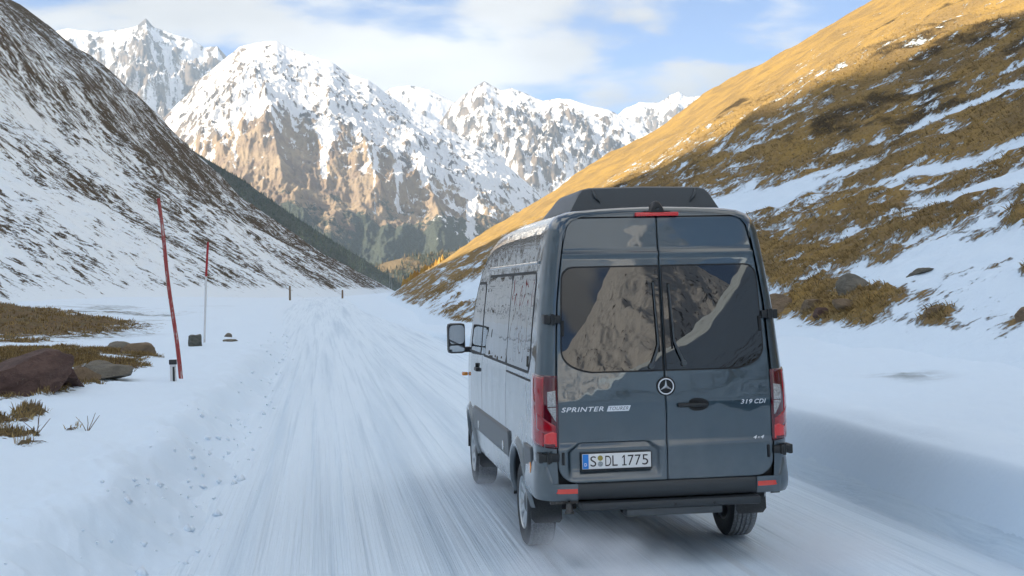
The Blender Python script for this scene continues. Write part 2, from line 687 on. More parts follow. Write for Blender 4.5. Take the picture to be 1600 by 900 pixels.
def mound(x, y, b):
    """tussocky ground stands proud of the snow"""
    m = 0.16 * sstep(0.35, 0.9, b) * (1 + 0.5 * fbm(x * 2.5, y * 2.5, 3, 61))
    return m + sstep(0.35, 0.95, b) * sstep(38, 60, y) * (0.55 + 0.35 * fbm(x * 0.35, y * 0.2, 4, 63))


def ground_z(x, y):
    x = np.atleast_1d(np.asarray(x, float))
    y = np.atleast_1d(np.asarray(y, float))
    z, lt, rt, out = ground_parts(x, y)
    b = bare_ground(x, y)
    return z + mound(x, y, b)


# ---- ground sheet: denser towards the viewer, one sheet out to the valley edge
def ground_grid(name, s_arr, tan_arr):
    S, T = np.meshgrid(s_arr, tan_arr, indexing='ij')
    N = S * T
    X, Y = sn_xy(S, N)
    Z, lt, rt, out = ground_parts(X, Y)
    b = bare_ground(X, Y)
    Z = Z + mound(X, Y, b)
    inside = sstep(0.12, -0.25, lt) * sstep(0.12, -0.25, rt)
    Z = Z - 0.10 * inside                       # the packed road lies over this
    ice = sstep(0.1, 0.5, fbm(X * 0.12 + 3, Y * 0.10, 4, 71)) * sstep(-9, -13, X) * sstep(40, 70, Y) * sstep(140, 100, Y)
    ice = ice + 0.8 * np.exp(-(((X - 5.34) / 0.45) ** 2 + ((Y - 7.6) / 0.7) ** 2) * 1.6)
    return X, Y, Z, b, ice


s_arr = np.concatenate([np.geomspace(3.0, 360, 520), [420, 520]])
t_arr = np.linspace(math.tan(R(-24)), math.tan(R(40)), 560)
X, Y, Z, b, ice = ground_grid('ground', s_arr, t_arr)
ground = grid_obj('ground', X, Y, Z, M_ground, attrs={'bare': b, 'ice': ice}, flip=True)
tag(ground, kind='structure')
# the same ground behind and beside the viewer
sb = np.linspace(-420, 3.0, 160)
nb_ = np.concatenate([np.linspace(-46, -8, 20), np.linspace(-7.5, 12, 60), np.linspace(13, 30, 12)])
S, N = np.meshgrid(sb, nb_, indexing='ij')
X, Y = sn_xy(S, N)
Z, lt, rt, out = ground_parts(X, Y)
Z = Z - 0.10 * sstep(0.12, -0.25, lt) * sstep(0.12, -0.25, rt)
tag(grid_obj('ground', X, Y, Z, M_ground, attrs={'bare': 0 * Z, 'ice': 0 * Z}, flip=True), kind='structure')

# ---- packed snow road with real ridges and wheel ruts
ys = np.concatenate([np.linspace(-120, -13, 50), CAM[1] + np.geomspace(1.5, 300, 260)])
ys = np.unique(np.sort(ys))
dx = np.linspace(ROAD_L - 0.55, ROAD_R + 0.30, 420)
D, Yg = np.meshgrid(dx, ys)
Xg = D + road_c(Yg)
zz, lt, rt, out = ground_parts(Xg, Yg)
drift = Xg + 0.10 * fbm(Yg * 0.05, Xg * 0.2, 3, 81)
ridge = 0.011 * fbm(drift * 6.0, Yg * 0.035, 5, 83, gain=0.62) + 0.02 * fbm(drift * 1.1, Yg * 0.03, 3, 85)
rut = np.zeros_like(Xg)
for rx in (-0.86, 0.86, -2.55, -1.15):
    w = np.exp(-((drift - rx) / 0.16) ** 2)
    k = 0.018 if abs(rx) == 0.86 else 0.008
    ridge = ridge - k * w
    if abs(rx) == 0.86:
        rut = rut + w * sstep(3.5, 0.5, Yg) * sstep(-11, -3, Yg) * np.clip(0.55 + 0.8 * fbm(drift * 7, Yg * 0.12, 4, 87), 0, 1)
rut = rut + 0.5 * sstep(0.15, 0.6, fbm(drift * 5, Yg * 0.06, 4, 88)) * sstep(5, 1, Yg) * sstep(-9, -2, Yg) * sstep(1.1, 0.7, np.abs(Xg))
edge = sstep(-0.35, 0.5, lt) + sstep(-0.05, 0.16, rt)
Zg = zz + 0.004 + ridge * (1 - np.clip(edge, 0, 1)) - 0.13 * np.clip(edge, 0, 1) ** 2
road = grid_obj('road', Xg, Yg, Zg, M_road, attrs={'rut': rut})
tag(road, kind='structure')


# ---- the two valley sides next to the road
CREST = [(-900, 760), (-420, 720), (-220, 500), (-150, 428), (-110, 356), (-75, 298), (-40, 263), (0, 231), (60, 185), (110, 160), (500, 160), (700, 205), (900, 255), (1300, 260)]


def slope_sheet(name, s_arr, w_arr, side, mat):
    S, W = np.meshgrid(s_arr, w_arr, indexing='ij')
    if side < 0:
        N = toe_left(S) - W
        X, Y = sn_xy(S, N)
        z0 = rise(np.minimum(Y, 235)) + 0.85
        up = np.maximum(W, 0)
        H = np.where(W < 0, 0.5 * W, smooth_interp(W, [(0, 0), (12, 6.5), (49, 27), (82, 49), (112, 76), (166, 132), (240, 190), (300, 241), (600, 496), (1000, 836)]))
        wig = sstep(4, 60, up)
        calm = sstep(250, 150, up)
        H = H + wig * calm * (5.0 * fbm(S / 130, W / 90, 3, 101)) + wig * 2.2 * fbm(S / 34, W / 40, 4, 102) + 0.45 * sstep(1, 10, up) * fbm(S / 5.0, W / 4.0, 5, 103)
        # rocky ribs running down the slope
        H = H + wig * calm * 3.0 * (ridged((S - 0.5 * W) / 70, W / 220, 4, 104) - 0.45)
        end = sstep(930, 1300, S + 0.1 * W)
        H = H - end * (40 + 0.9 * up + 0.4 * np.maximum(S - 900, 0))
        crest = interp(S.ravel(), CREST).reshape(S.shape)
        H = np.where(W > crest, H - 2.0 * (W - crest), H)
        a = (S * 0.82 + W * 0.57)
        c = (W * 0.82 - S * 0.57)
        bare = 0.395 + 0.30 * fbm(a / 13, c / 3.6, 5, 111, gain=0.66) + 0.20 * fbm(a / 90, c / 22, 3, 112) + 0.12 * fbm(S / 3, W / 2.5, 3, 113)
        bare = bare + 0.02 * sstep(60, 320, S) * sstep(5, 40, up) + 0.17 * sstep(420, 700, S) + 0.10 * sstep(150, 240, up)
        bare = bare - 0.05 * sstep(30, 0, up) * sstep(200, 120, S) - 0.3 * sstep(4, 0, up)
        H = H + 0.22 * sstep(0.4, 0.7, bare) * sstep(0.5, 3, up)
    else:
        N = toe_right(S) + W
        X, Y = sn_xy(S, N)
        z0 = ground_parts(X * 0 + sn_xy(S, toe_right(S))[0], sn_xy(S, toe_right(S))[1])[0]
        z0 = np.where(S > 250, 1.2, z0)
        z0 = np.where(S < -5, 0.75, z0)
        up = np.maximum(W, 0)
        H = 0.50 * np.minimum(W, 8) + 0.578 * np.maximum(W - 8, 0) + 0.45 * sstep(0, 6, W)
        wig = sstep(1.5, 25, up)
        H = H + wig * (1.6 * fbm(S / 60, W / 30, 3, 121) + 0.8 * fbm(S / 15, W / 11, 4, 122)) + sstep(0.3, 3, up) * 0.26 * fbm(S / 4.0, W / 2.6, 4, 123)
        H = H + wig * sstep(130, 300, S) * 5.0 * (ridged((S + 0.4 * W) / 120, W / 260, 4, 124) - 0.4)
        end = sstep(1300, 2200, S)
        H = H - end * (30 + 0.35 * up)
        # brown and snow follow little terraces along the slope
        cov = interp(W.ravel(), [(-5, -0.6), (0, -0.2), (0.7, 0.44), (2, 0.59), (6, 0.60), (14, 0.63), (24, 0.74), (45, 0.85), (80, 0.95), (600, 1.0)]).reshape(W.shape)
        cov = cov + 0.34 * sstep(90, 180, S) * sstep(3, 12, W) - 0.26 * sstep(8, -10, S) - 0.45 * sstep(10, -20, S) * sstep(12, 30, W)
        bare = cov + 0.34 * fbm(S / 3.6, W / 0.95, 5, 131, gain=0.65) + 0.17 * fbm(S / 15, W / 4, 3, 132)
        for (s0, w0, rs, rw, k, am) in ((27, 3.0, 5.0, 1.0, 0.12, 0.6), (33.5, 6.2, 3.6, 1.0, 0.2, 0.6), (55, 8.7, 7, 1.35, 0.10, 0.8), (20, 1.6, 4, 0.8, 0.0, 0.45), (40, 8.5, 5, 0.7, 0.1, 0.4), (47, 13.5, 5, 0.6, 0.2, 0.35), (78, 3.2, 14, 1.6, 0.0, 0.45)):
            bare = bare - am * np.exp(-(((S - s0) / rs) ** 2 + ((W - w0 - k * (s0 - S)) / rw) ** 2))
        for (s0, w0, rs, rw, am) in ((29.8, 1.15, 1.9, 0.42, 0.5), (27.4, 1.25, 1.2, 0.4, 0.45), (23.6, 1.05, 0.9, 0.32, 0.45), (20.8, 1.15, 1.0, 0.4, 0.5), (25.2, 2.5, 1.0, 0.25, 0.4), (22.4, 2.3, 0.8, 0.22, 0.4), (27.0, 4.2, 0.9, 0.25, 0.4), (24.6, 3.4, 0.6, 0.2, 0.4), (32, 1.6, 2.2, 0.7, 0.35)):
            bare = bare + am * np.exp(-(((S - s0) / rs) ** 2 + ((W - w0) / rw) ** 2))
        hum = np.abs(fbm(S / 0.8, W / 0.5, 3, 133))
        H = H + sstep(0.42, 0.62, bare) * sstep(0.2, 1.5, up) * sstep(160, 60, S) * (0.09 + 0.20 * hum)
    return X, Y, z0 + H, bare, S, W


s_l = np.concatenate([np.linspace(-900, 60, 90), np.geomspace(62, 1250, 560), [1350, 1500, 1700]])
w_l = np.concatenate([[-80, -40, -14, -6, -3, -1.5], np.geomspace(0.3, 420, 330), np.linspace(435, 800, 30), [900, 1000, 1200]])
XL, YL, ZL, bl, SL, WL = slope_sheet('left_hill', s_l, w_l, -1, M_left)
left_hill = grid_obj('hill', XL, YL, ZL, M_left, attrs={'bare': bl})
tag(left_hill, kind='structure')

s_r = np.concatenate([np.linspace(-900, 6, 90), np.geomspace(7, 2300, 760)])
w_r = np.concatenate([[-80, -40, -14, -5, -2.5, -1.2, -0.5], np.geomspace(0.12, 420, 380), [460, 520, 620]])
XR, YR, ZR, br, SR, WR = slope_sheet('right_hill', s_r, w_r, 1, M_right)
heath_shade = 0.10 + 0.26 * sstep(6, 12, WR) * sstep(160, 80, SR) + 0.30 * fbm(SR / 22, WR / 8, 4, 141)  # random heath patches, plus a near band painting the slope's shade darker
right_hill = grid_obj('hill', XR, YR, ZR, M_right, attrs={'bare': br, 'heath_shade': heath_shade}, flip=True)
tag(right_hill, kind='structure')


# ---- mountains across the valley
def mountain(name, crest, dist, depth, z_base, mat, seed, na, nt, pow_=1.3, spur=0.16, jag=0.012, snowline=480, snow_soft=220, forest_top=180, rock=0.5, ribs=(), az_pad=0.0, slant=0.0, gully=1.0, kf=0.062):
    """crest: (bearing in degrees, height in m at the crest distance)"""
    p = np.array(crest, float)
    az = np.linspace(p[0, 0], p[-1, 0], na)
    zc = np.interp(az, p[:, 0], p[:, 1])
    arc = np.radians(az) * dist
    zc = zc + jag * dist * 0.05 * fbm(arc / (dist * 0.012), arc * 0 + seed, 5, seed, gain=0.6)
    t = np.concatenate([np.linspace(-0.16, 0, 14)[:-1], np.linspace(0, 1, nt) ** 1.12])
    T, AZ = np.meshgrid(t, az, indexing='ij')
    ZC = np.broadcast_to(zc, T.shape)
    A = np.broadcast_to(arc, T.shape)
    D = dist - depth * T + slant * (AZ - p[:, 0].mean()) * 50
    TT = np.clip(T, 0, 1)
    Z = z_base + (ZC - z_base) * (1 - TT) ** pow_
    Z = np.where(T < 0, ZC + (ZC - z_base) * T * 2.2, Z)
    env = sstep(0.0, 0.30, TT) * (1 - 0.5 * TT)
    amp = (ZC.mean() - z_base) * spur
    k = dist * kf
    q = ridged(A / k + 0.25 * T * depth / k, T * depth / (k * 3.2), 6, seed + 3)
    q2 = ridged(A / (k * 0.35) + 0.2 * fbm(A / k, T * 5, 3, seed + 9), T * depth / (k * 1.3), 5, seed + 5)
    Z = Z + env * amp * (1.5 * (q - 0.42) + 0.42 * gully * (q2 - 0.42)) + amp * 0.08 * sstep(0, 0.04, TT) * fbm(A / (k * 0.12), T * depth / (k * 0.16), 4, seed + 7)
    for (a0, a1, t1, h, wd) in ribs:           # a sharp rib from the crest down
        ac = a0 + (a1 - a0) * np.clip(T / t1, 0, 1)
        Z = Z + h * np.exp(-np.abs(AZ - ac) / wd) * sstep(0.02, 0.3, T) * sstep(t1, t1 * 0.55, T)
    XX = CAM[0] + D * np.sin(np.radians(AZ))
    YY = CAM[1] + D * np.cos(np.radians(AZ))
    fine = ridged(XX / (k * 0.42), YY / (k * 0.42), 6, seed + 21, gain=0.68) - 0.42
    gul0 = ridged(A / (k * 0.16) + 0.3 * fbm(A / (k * 0.5), D / (k * 0.5), 3, seed + 27), D / (k * 0.62), 5, seed + 28, gain=0.62) - 0.42
    calm = 1 - 0.72 * sstep(0.22, 0.60, TT)
    Z = Z + amp * sstep(0.01, 0.10, TT) * calm * (0.40 * fine + 0.22 * gul0)
    # cover
    dA = np.abs(np.gradient(A, axis=1)) + 1e-6
    dD = np.abs(np.gradient(D, axis=0)) + 1e-6
    sa = np.gradient(Z, axis=1) / dA
    sr = np.gradient(Z, axis=0) / dD
    steep = np.sqrt(sa**2 + sr**2)
    line = interp(AZ.ravel(), snowline).reshape(AZ.shape) if isinstance(snowline, list) else snowline
    rel = (Z - line) / snow_soft
    spk = fbm(XX / (k * 0.16), YY / (k * 0.16), 6, seed + 11, gain=0.62)
    snow = 0.5 + 0.34 * np.clip(rel, -1.8, 0.62) + 0.30 * (0.45 - q2) * gully + 0.36 * spk
    snow = snow - rock * 0.75 * sstep(0.55, 1.15, steep) * (0.55 + 0.6 * spk) + 0.10 * sstep(0.1, -0.5, sa)
    snow = snow - 0.62 * gul0 - 0.25 * fine
    streak = sstep(0.55, 0.85, ridged(A / (k * 0.55) + 0.15 * fbm(A / k, T * 4, 3, seed + 8), T * 0.8 + seed, 2, seed + 25))
    snow = snow + 0.60 * streak * sstep(-2.4, -0.3, rel) * sstep(0.6, -0.4, rel)
    forest = 0.5 + (forest_top - Z) / 240.0 + 0.50 * fbm(XX / (k * 0.5), YY / (k * 0.5), 5, seed + 13)
    grass = 0.5 + (line + 40 - Z) / 260.0 + 0.3 * fbm(A / (k * 0.4), T * depth / (k * 0.4), 4, seed + 15)
    o = grid_obj(name, XX, YY, Z, mat, attrs={'snow': snow, 'forest': forest, 'grass': grass}, flip=True)
    tag(o, kind='structure')
    return XX, YY, Z, forest


mountain('mountain', [(-13.5, 1680), (-11.43, 1849), (-10.7, 1960), (-10.21, 2011), (-9.72, 2029), (-8.75, 2011), (-7.75, 2032), (-7.12, 2069), (-6.79, 2130), (-6.5, 2063), (-5.62, 2003), (-4.99, 1970), (-4.48, 1908), (-3.97, 1924), (-3.47, 1811), (-2.45, 1663), (-1.16, 1489), (1.0, 1200)],
         10800, 3600, 250, M_far, 11, 330, 120, snowline=250, snow_soft=500, forest_top=-400, rock=0.9, spur=0.15)
MT_B = mountain('mountain', [(-10.5, 191), (-8.9, 424), (-7.63, 644), (-6.85, 788), (-6.2, 883), (-5.29, 997), (-4.77, 1077), (-3.86, 1165), (-3.07, 1246), (-2.28, 1270), (-1.58, 1277), (-1.11, 1242), (-0.07, 1200), (0.72, 1167), (1.37, 1111), (2.16, 1078), (2.81, 1019), (3.87, 929), (4.92, 862), (5.98, 778), (7.04, 709), (8.1, 607), (9.15, 490), (9.94, 388), (11.26, 253), (13.37, 83), (16, -76)],
         7000, 4500, -300, M_far, 23, 760, 400, pow_=1.38, kf=0.05, snowline=[(-9, 520), (-5, 600), (-3, 690), (0, 690), (2, 560), (5, 420), (9, 280), (13, 140)], snow_soft=210, forest_top=270, rock=0.5, spur=0.075,
         ribs=((-2.9, -1.0, 0.6, 95, 0.8), (-2.9, -5.6, 0.5, 60, 0.8), (0.7, 3.2, 0.6, 90, 0.9), (3.5, 5.8, 0.7, 80, 0.9)))
mountain('mountain', [(0.4, 1205), (1.73, 1409), (2.54, 1507), (3.08, 1566), (3.89, 1589), (4.69, 1551), (5.48, 1476), (6.01, 1424), (7.07, 1296), (9, 1084)],
         10600, 2600, 250, M_far, 37, 220, 90, snowline=200, snow_soft=500, forest_top=-400, rock=0.4, spur=0.10)
mountain('mountain', [(2.2, 638), (3.83, 940), (4.65, 1067), (5.19, 1140), (5.61, 1238), (6.16, 1309), (6.7, 1364), (7.03, 1397), (7.37, 1362), (7.77, 1330), (8.18, 1346), (8.84, 1300), (9.51, 1254), (10.05, 1268), (10.59, 1262), (11.38, 1216), (12.18, 1181), (12.97, 1121), (13.77, 1052), (14.55, 962), (16.11, 781), (18.17, 514), (21, 245)],
         9200, 3600, -200, M_far, 43, 480, 220, pow_=1.25, snowline=290, snow_soft=330, forest_top=60, rock=0.8, spur=0.16)
mountain('mountain', [(10.0, 1224), (11.63, 1478), (12.44, 1562), (12.99, 1660), (13.52, 1703), (14.32, 1696), (14.86, 1764), (15.13, 1786), (15.52, 1734), (16.05, 1741), (16.44, 1707), (16.96, 1643), (17.73, 1487), (18.75, 1241), (21, 1002)],
         12800, 3500, 300, M_far, 57, 280, 90, snowline=500, snow_soft=600, forest_top=-400, rock=0.9, spur=0.15, jag=0.02)
MT_E = mountain('wooded_slope', [(-12, 475), (-9.5, 405), (-7.57, 335), (-5.59, 270), (-4.85, 243), (-3.07, 198), (-1.27, 142), (0.54, 90), (1.85, 56), (2.63, 33), (3.68, -2), (4.74, -26), (7, -105)],
         2400, 900, -260, M_forest, 61, 260, 80, snowline=900, forest_top=900, spur=0.07, jag=0.01)
MT_F = mountain('wooded_hill', [(-2.5, -30), (-0.55, 4), (1.04, 31), (2.65, 57), (3.99, 71), (5.34, 75), (6.41, 83), (7.77, 100), (8.85, 124), (10.21, 144), (12.09, 161), (15, 150)],
         2700, 1100, -280, M_forest, 67, 260, 80, snowline=900, forest_top=60, spur=0.10, jag=0.01)
# the head of the valley behind the viewer, which the van's paint and glass mirror
mountain('mountain', [(140, 420), (150, 540), (157, 560), (163, 660), (166, 740), (168, 690), (172, 560), (176, 460), (180, 390), (186, 330), (195, 340), (205, 380), (215, 300)],
         2500, 1700, -20, M_far, 71, 420, 160, snowline=-60, snow_soft=160, forest_top=-500, rock=0.1, spur=0.07)
# valley floor far below
vv, vf = [(-9000, -5000, -330), (9000, -5000, -330), (9000, 14500, -330), (-9000, 14500, -330)], [(0, 1, 2, 3)]
tag(mesh_obj('valley_floor', vv, vf, M_forest), kind='structure')

# ------------------------------------------------------------------ the van (built with its rear at y = 0, nose towards +y)
def paint():
    m, t, b = new_mat('slate_blue_paint')
    b.inputs['Metallic'].default_value = 0.45
    b.inputs['Roughness'].default_value = 0.34
    b.inputs['Coat Weight'].default_value = 1.0
    b.inputs['Coat Roughness'].default_value = 0.015
    b.inputs['Coat IOR'].default_value = 1.8
    tc = t.nodes.new('ShaderNodeTexCoord')
    n = t.nodes.new('ShaderNodeTexNoise')
    n.inputs['Scale'].default_value = 900
    t.links.new(tc.outputs['Object'], n.inputs['Vector'])
    mx = t.nodes.new('ShaderNodeMix')
    mx.data_type = 'RGBA'
    mx.inputs[6].default_value = (0.019, 0.041, 0.056, 1)
    mx.inputs[7].default_value = (0.029, 0.058, 0.077, 1)
    t.links.new(n.outputs['Fac'], mx.inputs[0])
    # a thin film of road salt low down
    geo = t.nodes.new('ShaderNodeSeparateXYZ')
    t.links.new(tc.outputs['Object'], geo.inputs[0])
    n2 = t.nodes.new('ShaderNodeTexNoise')
    n2.inputs['Scale'].default_value = 5
    n2.inputs['Detail'].default_value = 8
    t.links.new(tc.outputs['Object'], n2.inputs['Vector'])
    mr = t.nodes.new('ShaderNodeMapRange')
    mr.inputs[1].default_value = 1.25
    mr.inputs[2].default_value = 0.45
    mr.inputs[4].default_value = 0.6
    t.links.new(geo.outputs[2], mr.inputs[0])
    mu = t.nodes.new('ShaderNodeMath')
    mu.operation = 'MULTIPLY'
    t.links.new(mr.outputs[0], mu.inputs[0])
    t.links.new(n2.outputs['Fac'], mu.inputs[1])
    m2 = t.nodes.new('ShaderNodeMix')
    m2.data_type = 'RGBA'
    t.links.new(mu.outputs[0], m2.inputs[0])
    t.links.new(mx.outputs[2], m2.inputs[6])
    m2.inputs[7].default_value = (0.22, 0.23, 0.23, 1)
    t.links.new(m2.outputs[2], b.inputs['Base Color'])
    ad = t.nodes.new('ShaderNodeMath')
    ad.operation = 'MULTIPLY_ADD'
    t.links.new(mu.outputs[0], ad.inputs[0])
    ad.inputs[1].default_value = 0.5
    ad.inputs[2].default_value = 0.015
    t.links.new(ad.outputs[0], b.inputs['Coat Roughness'])
    # gentle waviness of pressed sheet metal
    w = t.nodes.new('ShaderNodeTexNoise')
    w.inputs['Scale'].default_value = 2.2
    w.inputs['Detail'].default_value = 2
    t.links.new(tc.outputs['Object'], w.inputs['Vector'])
    bp = t.nodes.new('ShaderNodeBump')
    bp.inputs['Strength'].default_value = 0.10
    bp.inputs['Distance'].default_value = 0.06
    t.links.new(w.outputs['Fac'], bp.inputs['Height'])
    t.links.new(bp.outputs[0], b.inputs['Normal'])
    t.links.new(bp.outputs[0], b.inputs['Coat Normal'])
    return m


def glass_mat(name, col=(0.004, 0.006, 0.008), ior=2.0, wave=0.02):
    m = simple(name, col, 0.0, 0.0, 0.5, 0.0, ior)
    t = m.node_tree
    tc = t.nodes.new('ShaderNodeTexCoord')
    w = t.nodes.new('ShaderNodeTexNoise')
    w.inputs['Scale'].default_value = 2.6
    w.inputs['Detail'].default_value = 1.5
    t.links.new(tc.outputs['Object'], w.inputs['Vector'])
    bp = t.nodes.new('ShaderNodeBump')
    bp.inputs['Strength'].default_value = wave
    bp.inputs['Distance'].default_value = 0.06
    t.links.new(w.outputs['Fac'], bp.inputs['Height'])
    t.links.new(bp.outputs[0], t.nodes['Principled BSDF'].inputs['Normal'])
    return m


P_paint = paint()
P_glass = glass_mat('tinted_glass', ior=1.7)
P_side_glass = glass_mat('tinted_side_glass', ior=2.1, wave=0.06)
P_gap = simple('panel_gap', (0.006, 0.007, 0.008), 0.6)
P_black = simple('black_plastic', (0.012, 0.014, 0.015), 0.42, bump=0.1, bscale=200)
P_grey = simple('grey_plastic', (0.060, 0.070, 0.076), 0.45, bump=0.08, bscale=250, vary=0.15)
P_cladding = simple('cladding_plastic', (0.070, 0.078, 0.085), 0.40, bump=0.08, bscale=250, vary=0.15)
P_bumper = simple('bumper_plastic', (0.030, 0.036, 0.040), 0.40, bump=0.08, bscale=250, vary=0.2)
P_chrome = simple('chrome', (0.80, 0.82, 0.84), 0.22, 0.55)
P_red = simple('red_lens', (0.34, 0.004, 0.012), 0.06, 0.0, 0.5, 1.0, vary=0.25, bscale=14)
P_dred = simple('dark_red_lens', (0.085, 0.002, 0.008), 0.05, 0.0, 0.5, 1.0)
P_brightred = simple('bright_red_lens', (0.72, 0.022, 0.022), 0.10, 0.0, 0.5, 1.0, bump=0.3, bscale=90)
P_clear = simple('clear_lens', (0.40, 0.40, 0.39), 0.12, 0.35, 0.5, 1.0, bump=0.8, bscale=70, vary=0.35)
P_amber = simple('amber_lens', (0.85, 0.28, 0.02), 0.15, 0.0, 0.5, 1.0)
P_reflector = simple('red_reflector', (0.78, 0.055, 0.03), 0.18, 0.0, 0.5, 1.0, bump=0.4, bscale=260)
P_plate = simple('plate_white', (0.80, 0.79, 0.76), 0.35)
P_blue = simple('plate_blue', (0.02, 0.22, 0.66), 0.35)
P_ink = simple('plate_ink', (0.035, 0.025, 0.022), 0.5)
P_seal = simple('plate_seal_gold', (0.34, 0.27, 0.05), 0.5, vary=0.3, bscale=200)
P_seal2 = simple('plate_seal_grey', (0.33, 0.35, 0.35), 0.5, vary=0.7, bscale=260)
P_tyre = simple('tyre_rubber', (0.018, 0.020, 0.022), 0.62, bump=0.2, bscale=120, vary=0.35)
P_tread = simple('snowy_tread', (0.17, 0.18, 0.19), 0.75, bump=0.4, bscale=60, vary=0.5)
P_alloy = simple('alloy_rim', (0.55, 0.58, 0.60), 0.28, 0.85, vary=0.15, bscale=9)
P_mirror = simple('mirror_glass', (0.85, 0.88, 0.90), 0.0, 1.0)
P_flap = simple('mud_flap_rubber', (0.035, 0.038, 0.040), 0.6, bump=0.15, bscale=90, vary=0.3)
P_under = simple('underbody', (0.012, 0.012, 0.013), 0.7)
P_metal = simple('weathered_steel', (0.09, 0.085, 0.08), 0.5, 0.7, vary=0.4, bscale=40)

van = bpy.data.objects.new('van', None)
link(van)
tag(van, 'dark slate blue passenger van driving away on the snowy road', 'van')
VAN_Z = 0.0

RW, FW, ARCH = 1.09, 4.755, 0.455           # wheel centres along y and arch radius
ZTOP = 2.745
PROF = [(0.935, 0.40), (0.965, 0.50), (0.978, 0.64), (0.985, 0.78), (0.987, 0.90), (0.987, 1.05), (0.985, 1.20), (0.979, 1.34), (0.970, 1.46), (0.955, 1.62), (0.938, 1.80), (0.916, 2.00), (0.893, 2.18), (0.882, 2.26), (0.868, 2.35),
        (0.852, 2.45), (0.835, 2.545), (0.808, 2.618), (0.765, 2.670), (0.68, 2.706), (0.52, 2.726), (0.28, 2.738), (0.0, 2.745)]
SIDE_W = [(0.3, 0.92), (0.40, 0.935), (0.50, 0.965), (0.64, 0.978), (0.78, 0.985), (0.90, 0.987), (1.05, 0.987), (1.20, 0.985), (1.34, 0.979), (1.46, 0.970), (1.62, 0.955), (1.80, 0.938), (2.00, 0.916), (2.18, 0.893), (2.35, 0.868), (2.5, 0.846), (2.75, 0.81)]


def side_w(z):
    return smooth_interp(z, SIDE_W)


def full_w(z):
    p = sorted([(zz, w) for w, zz in PROF])
    return np.interp(z, [a for a, _ in p], [b for _, b in p])


RY = 0.19


def rc_(z):
    return np.interp(z, [0.6, 1.2, 1.6, 2.0, 2.5], [0.140, 0.140, 0.120, 0.102, 0.102])



def rear_y(z):
    z = np.asarray(z, float)
    return 0.165 * (np.maximum(0, z - 1.25) / 1.40) ** 1.10


def roof_top(y):
    return smooth_interp(y, [(-1, 2.745), (0, 2.745), (1.5, 2.75), (2.5, 2.74), (3.2, 2.715), (3.7, 2.67), (4.05, 2.58), (4.3, 2.44), (4.5, 2.24), (4.85, 1.80), (5.12, 1.46), (5.35, 1.30), (5.55, 1.18), (5.68, 1.02), (5.74, 0.80)])


def nose_w(y):
    return interp(y, [(0, 1), (4.6, 1), (5.0, 0.985), (5.3, 0.95), (5.5, 0.88), (5.64, 0.76), (5.72, 0.60), (5.76, 0.5)])


def sill_z(y):
    y = np.asarray(y, float)
    base = np.where(y < 0.72, 0.52, 0.42)
    for c in (RW, FW):
        d = np.abs(y - c)
        a = np.where(d < ARCH, 0.355 + np.sqrt(np.maximum(0, ARCH**2 - d**2)) * 1.02, 0)
        base = np.maximum(base, a)
    return base


stations = []
for th in np.linspace(0, 90, 10):
    stations.append(('c', R(th)))
arch_pts = [c + ARCH * math.cos(a) for c in (RW, FW) for a in np.linspace(math.pi, 0, 26)]
ylist = sorted(set([round(v, 4) for v in list(np.linspace(0.34, 0.60, 4)) + arch_pts + [RW - ARCH - 0.004, RW + ARCH + 0.004, FW - ARCH - 0.004, FW + ARCH + 0.004] + list(np.linspace(1.65, 4.2, 18)) + [5.25, 5.32, 5.4, 5.48, 5.55, 5.61, 5.66, 5.70, 5.73, 5.75]]))
for y in ylist:
    stations.append(('y', y))
zs = np.array([z for w, z in PROF])
ws = np.array([w for w, z in PROF])
taper = ws / side_w(zs)
rowsX, rowsY, rowsZ = [], [], []
for kind, v in stations:
    if kind == 'c':
        dlt = RY * (1 - math.cos(v))
        y_ref = dlt
        T = ZTOP - 0.045 * (1 - math.sin(v)) ** 1.5
        shrink = 1 - math.sin(v)
    else:
        y_ref = v
        T = float(roof_top(v))
        shrink = 0.0
    zb = float(sill_z(y_ref))
    # lower levels slide up with the sill or arch, upper ones shrink down to the roof line
    zz = zs.copy()
    zz = np.where(zz <= 1.20, zb + (zz - 0.40) / (1.20 - 0.40) * (1.20 - zb), zz)
    if kind == 'y' and T < 2.744:
        lo = min(1.20, T - 0.25)
        zz = np.where(zz > lo, lo + (zz - lo) * (T - lo) / (ZTOP - lo), zz) if lo >= 1.2 else zb + (zs - 0.40) / (ZTOP - 0.40) * (T - zb)
    elif kind == 'c':
        zz = np.where(zz > 2.2, 2.2 + (zz - 2.2) * (T - 2.2) / (ZTOP - 2.2), zz)
    w = side_w(zz) * taper
    w = w * float(nose_w(y_ref))
    w = np.where(ws > 0.5, w - shrink * rc_(zz), w * (1 - shrink * 0.10 / 0.6))
    if kind == 'c':
        yy = rear_y(zz) + dlt
    else:
        k = sstep(1.0, 0.2, v)
        yy = v + rear_y(zz) * k * 0.9
    rowsX.append(np.concatenate([-w, w[::-1][1:]]))
    rowsY.append(np.concatenate([yy, yy[::-1][1:]]))
    rowsZ.append(np.concatenate([zz, zz[::-1][1:]]))
body = grid_obj('body', np.array(rowsX), np.array(rowsY), np.array(rowsZ), P_paint, van)
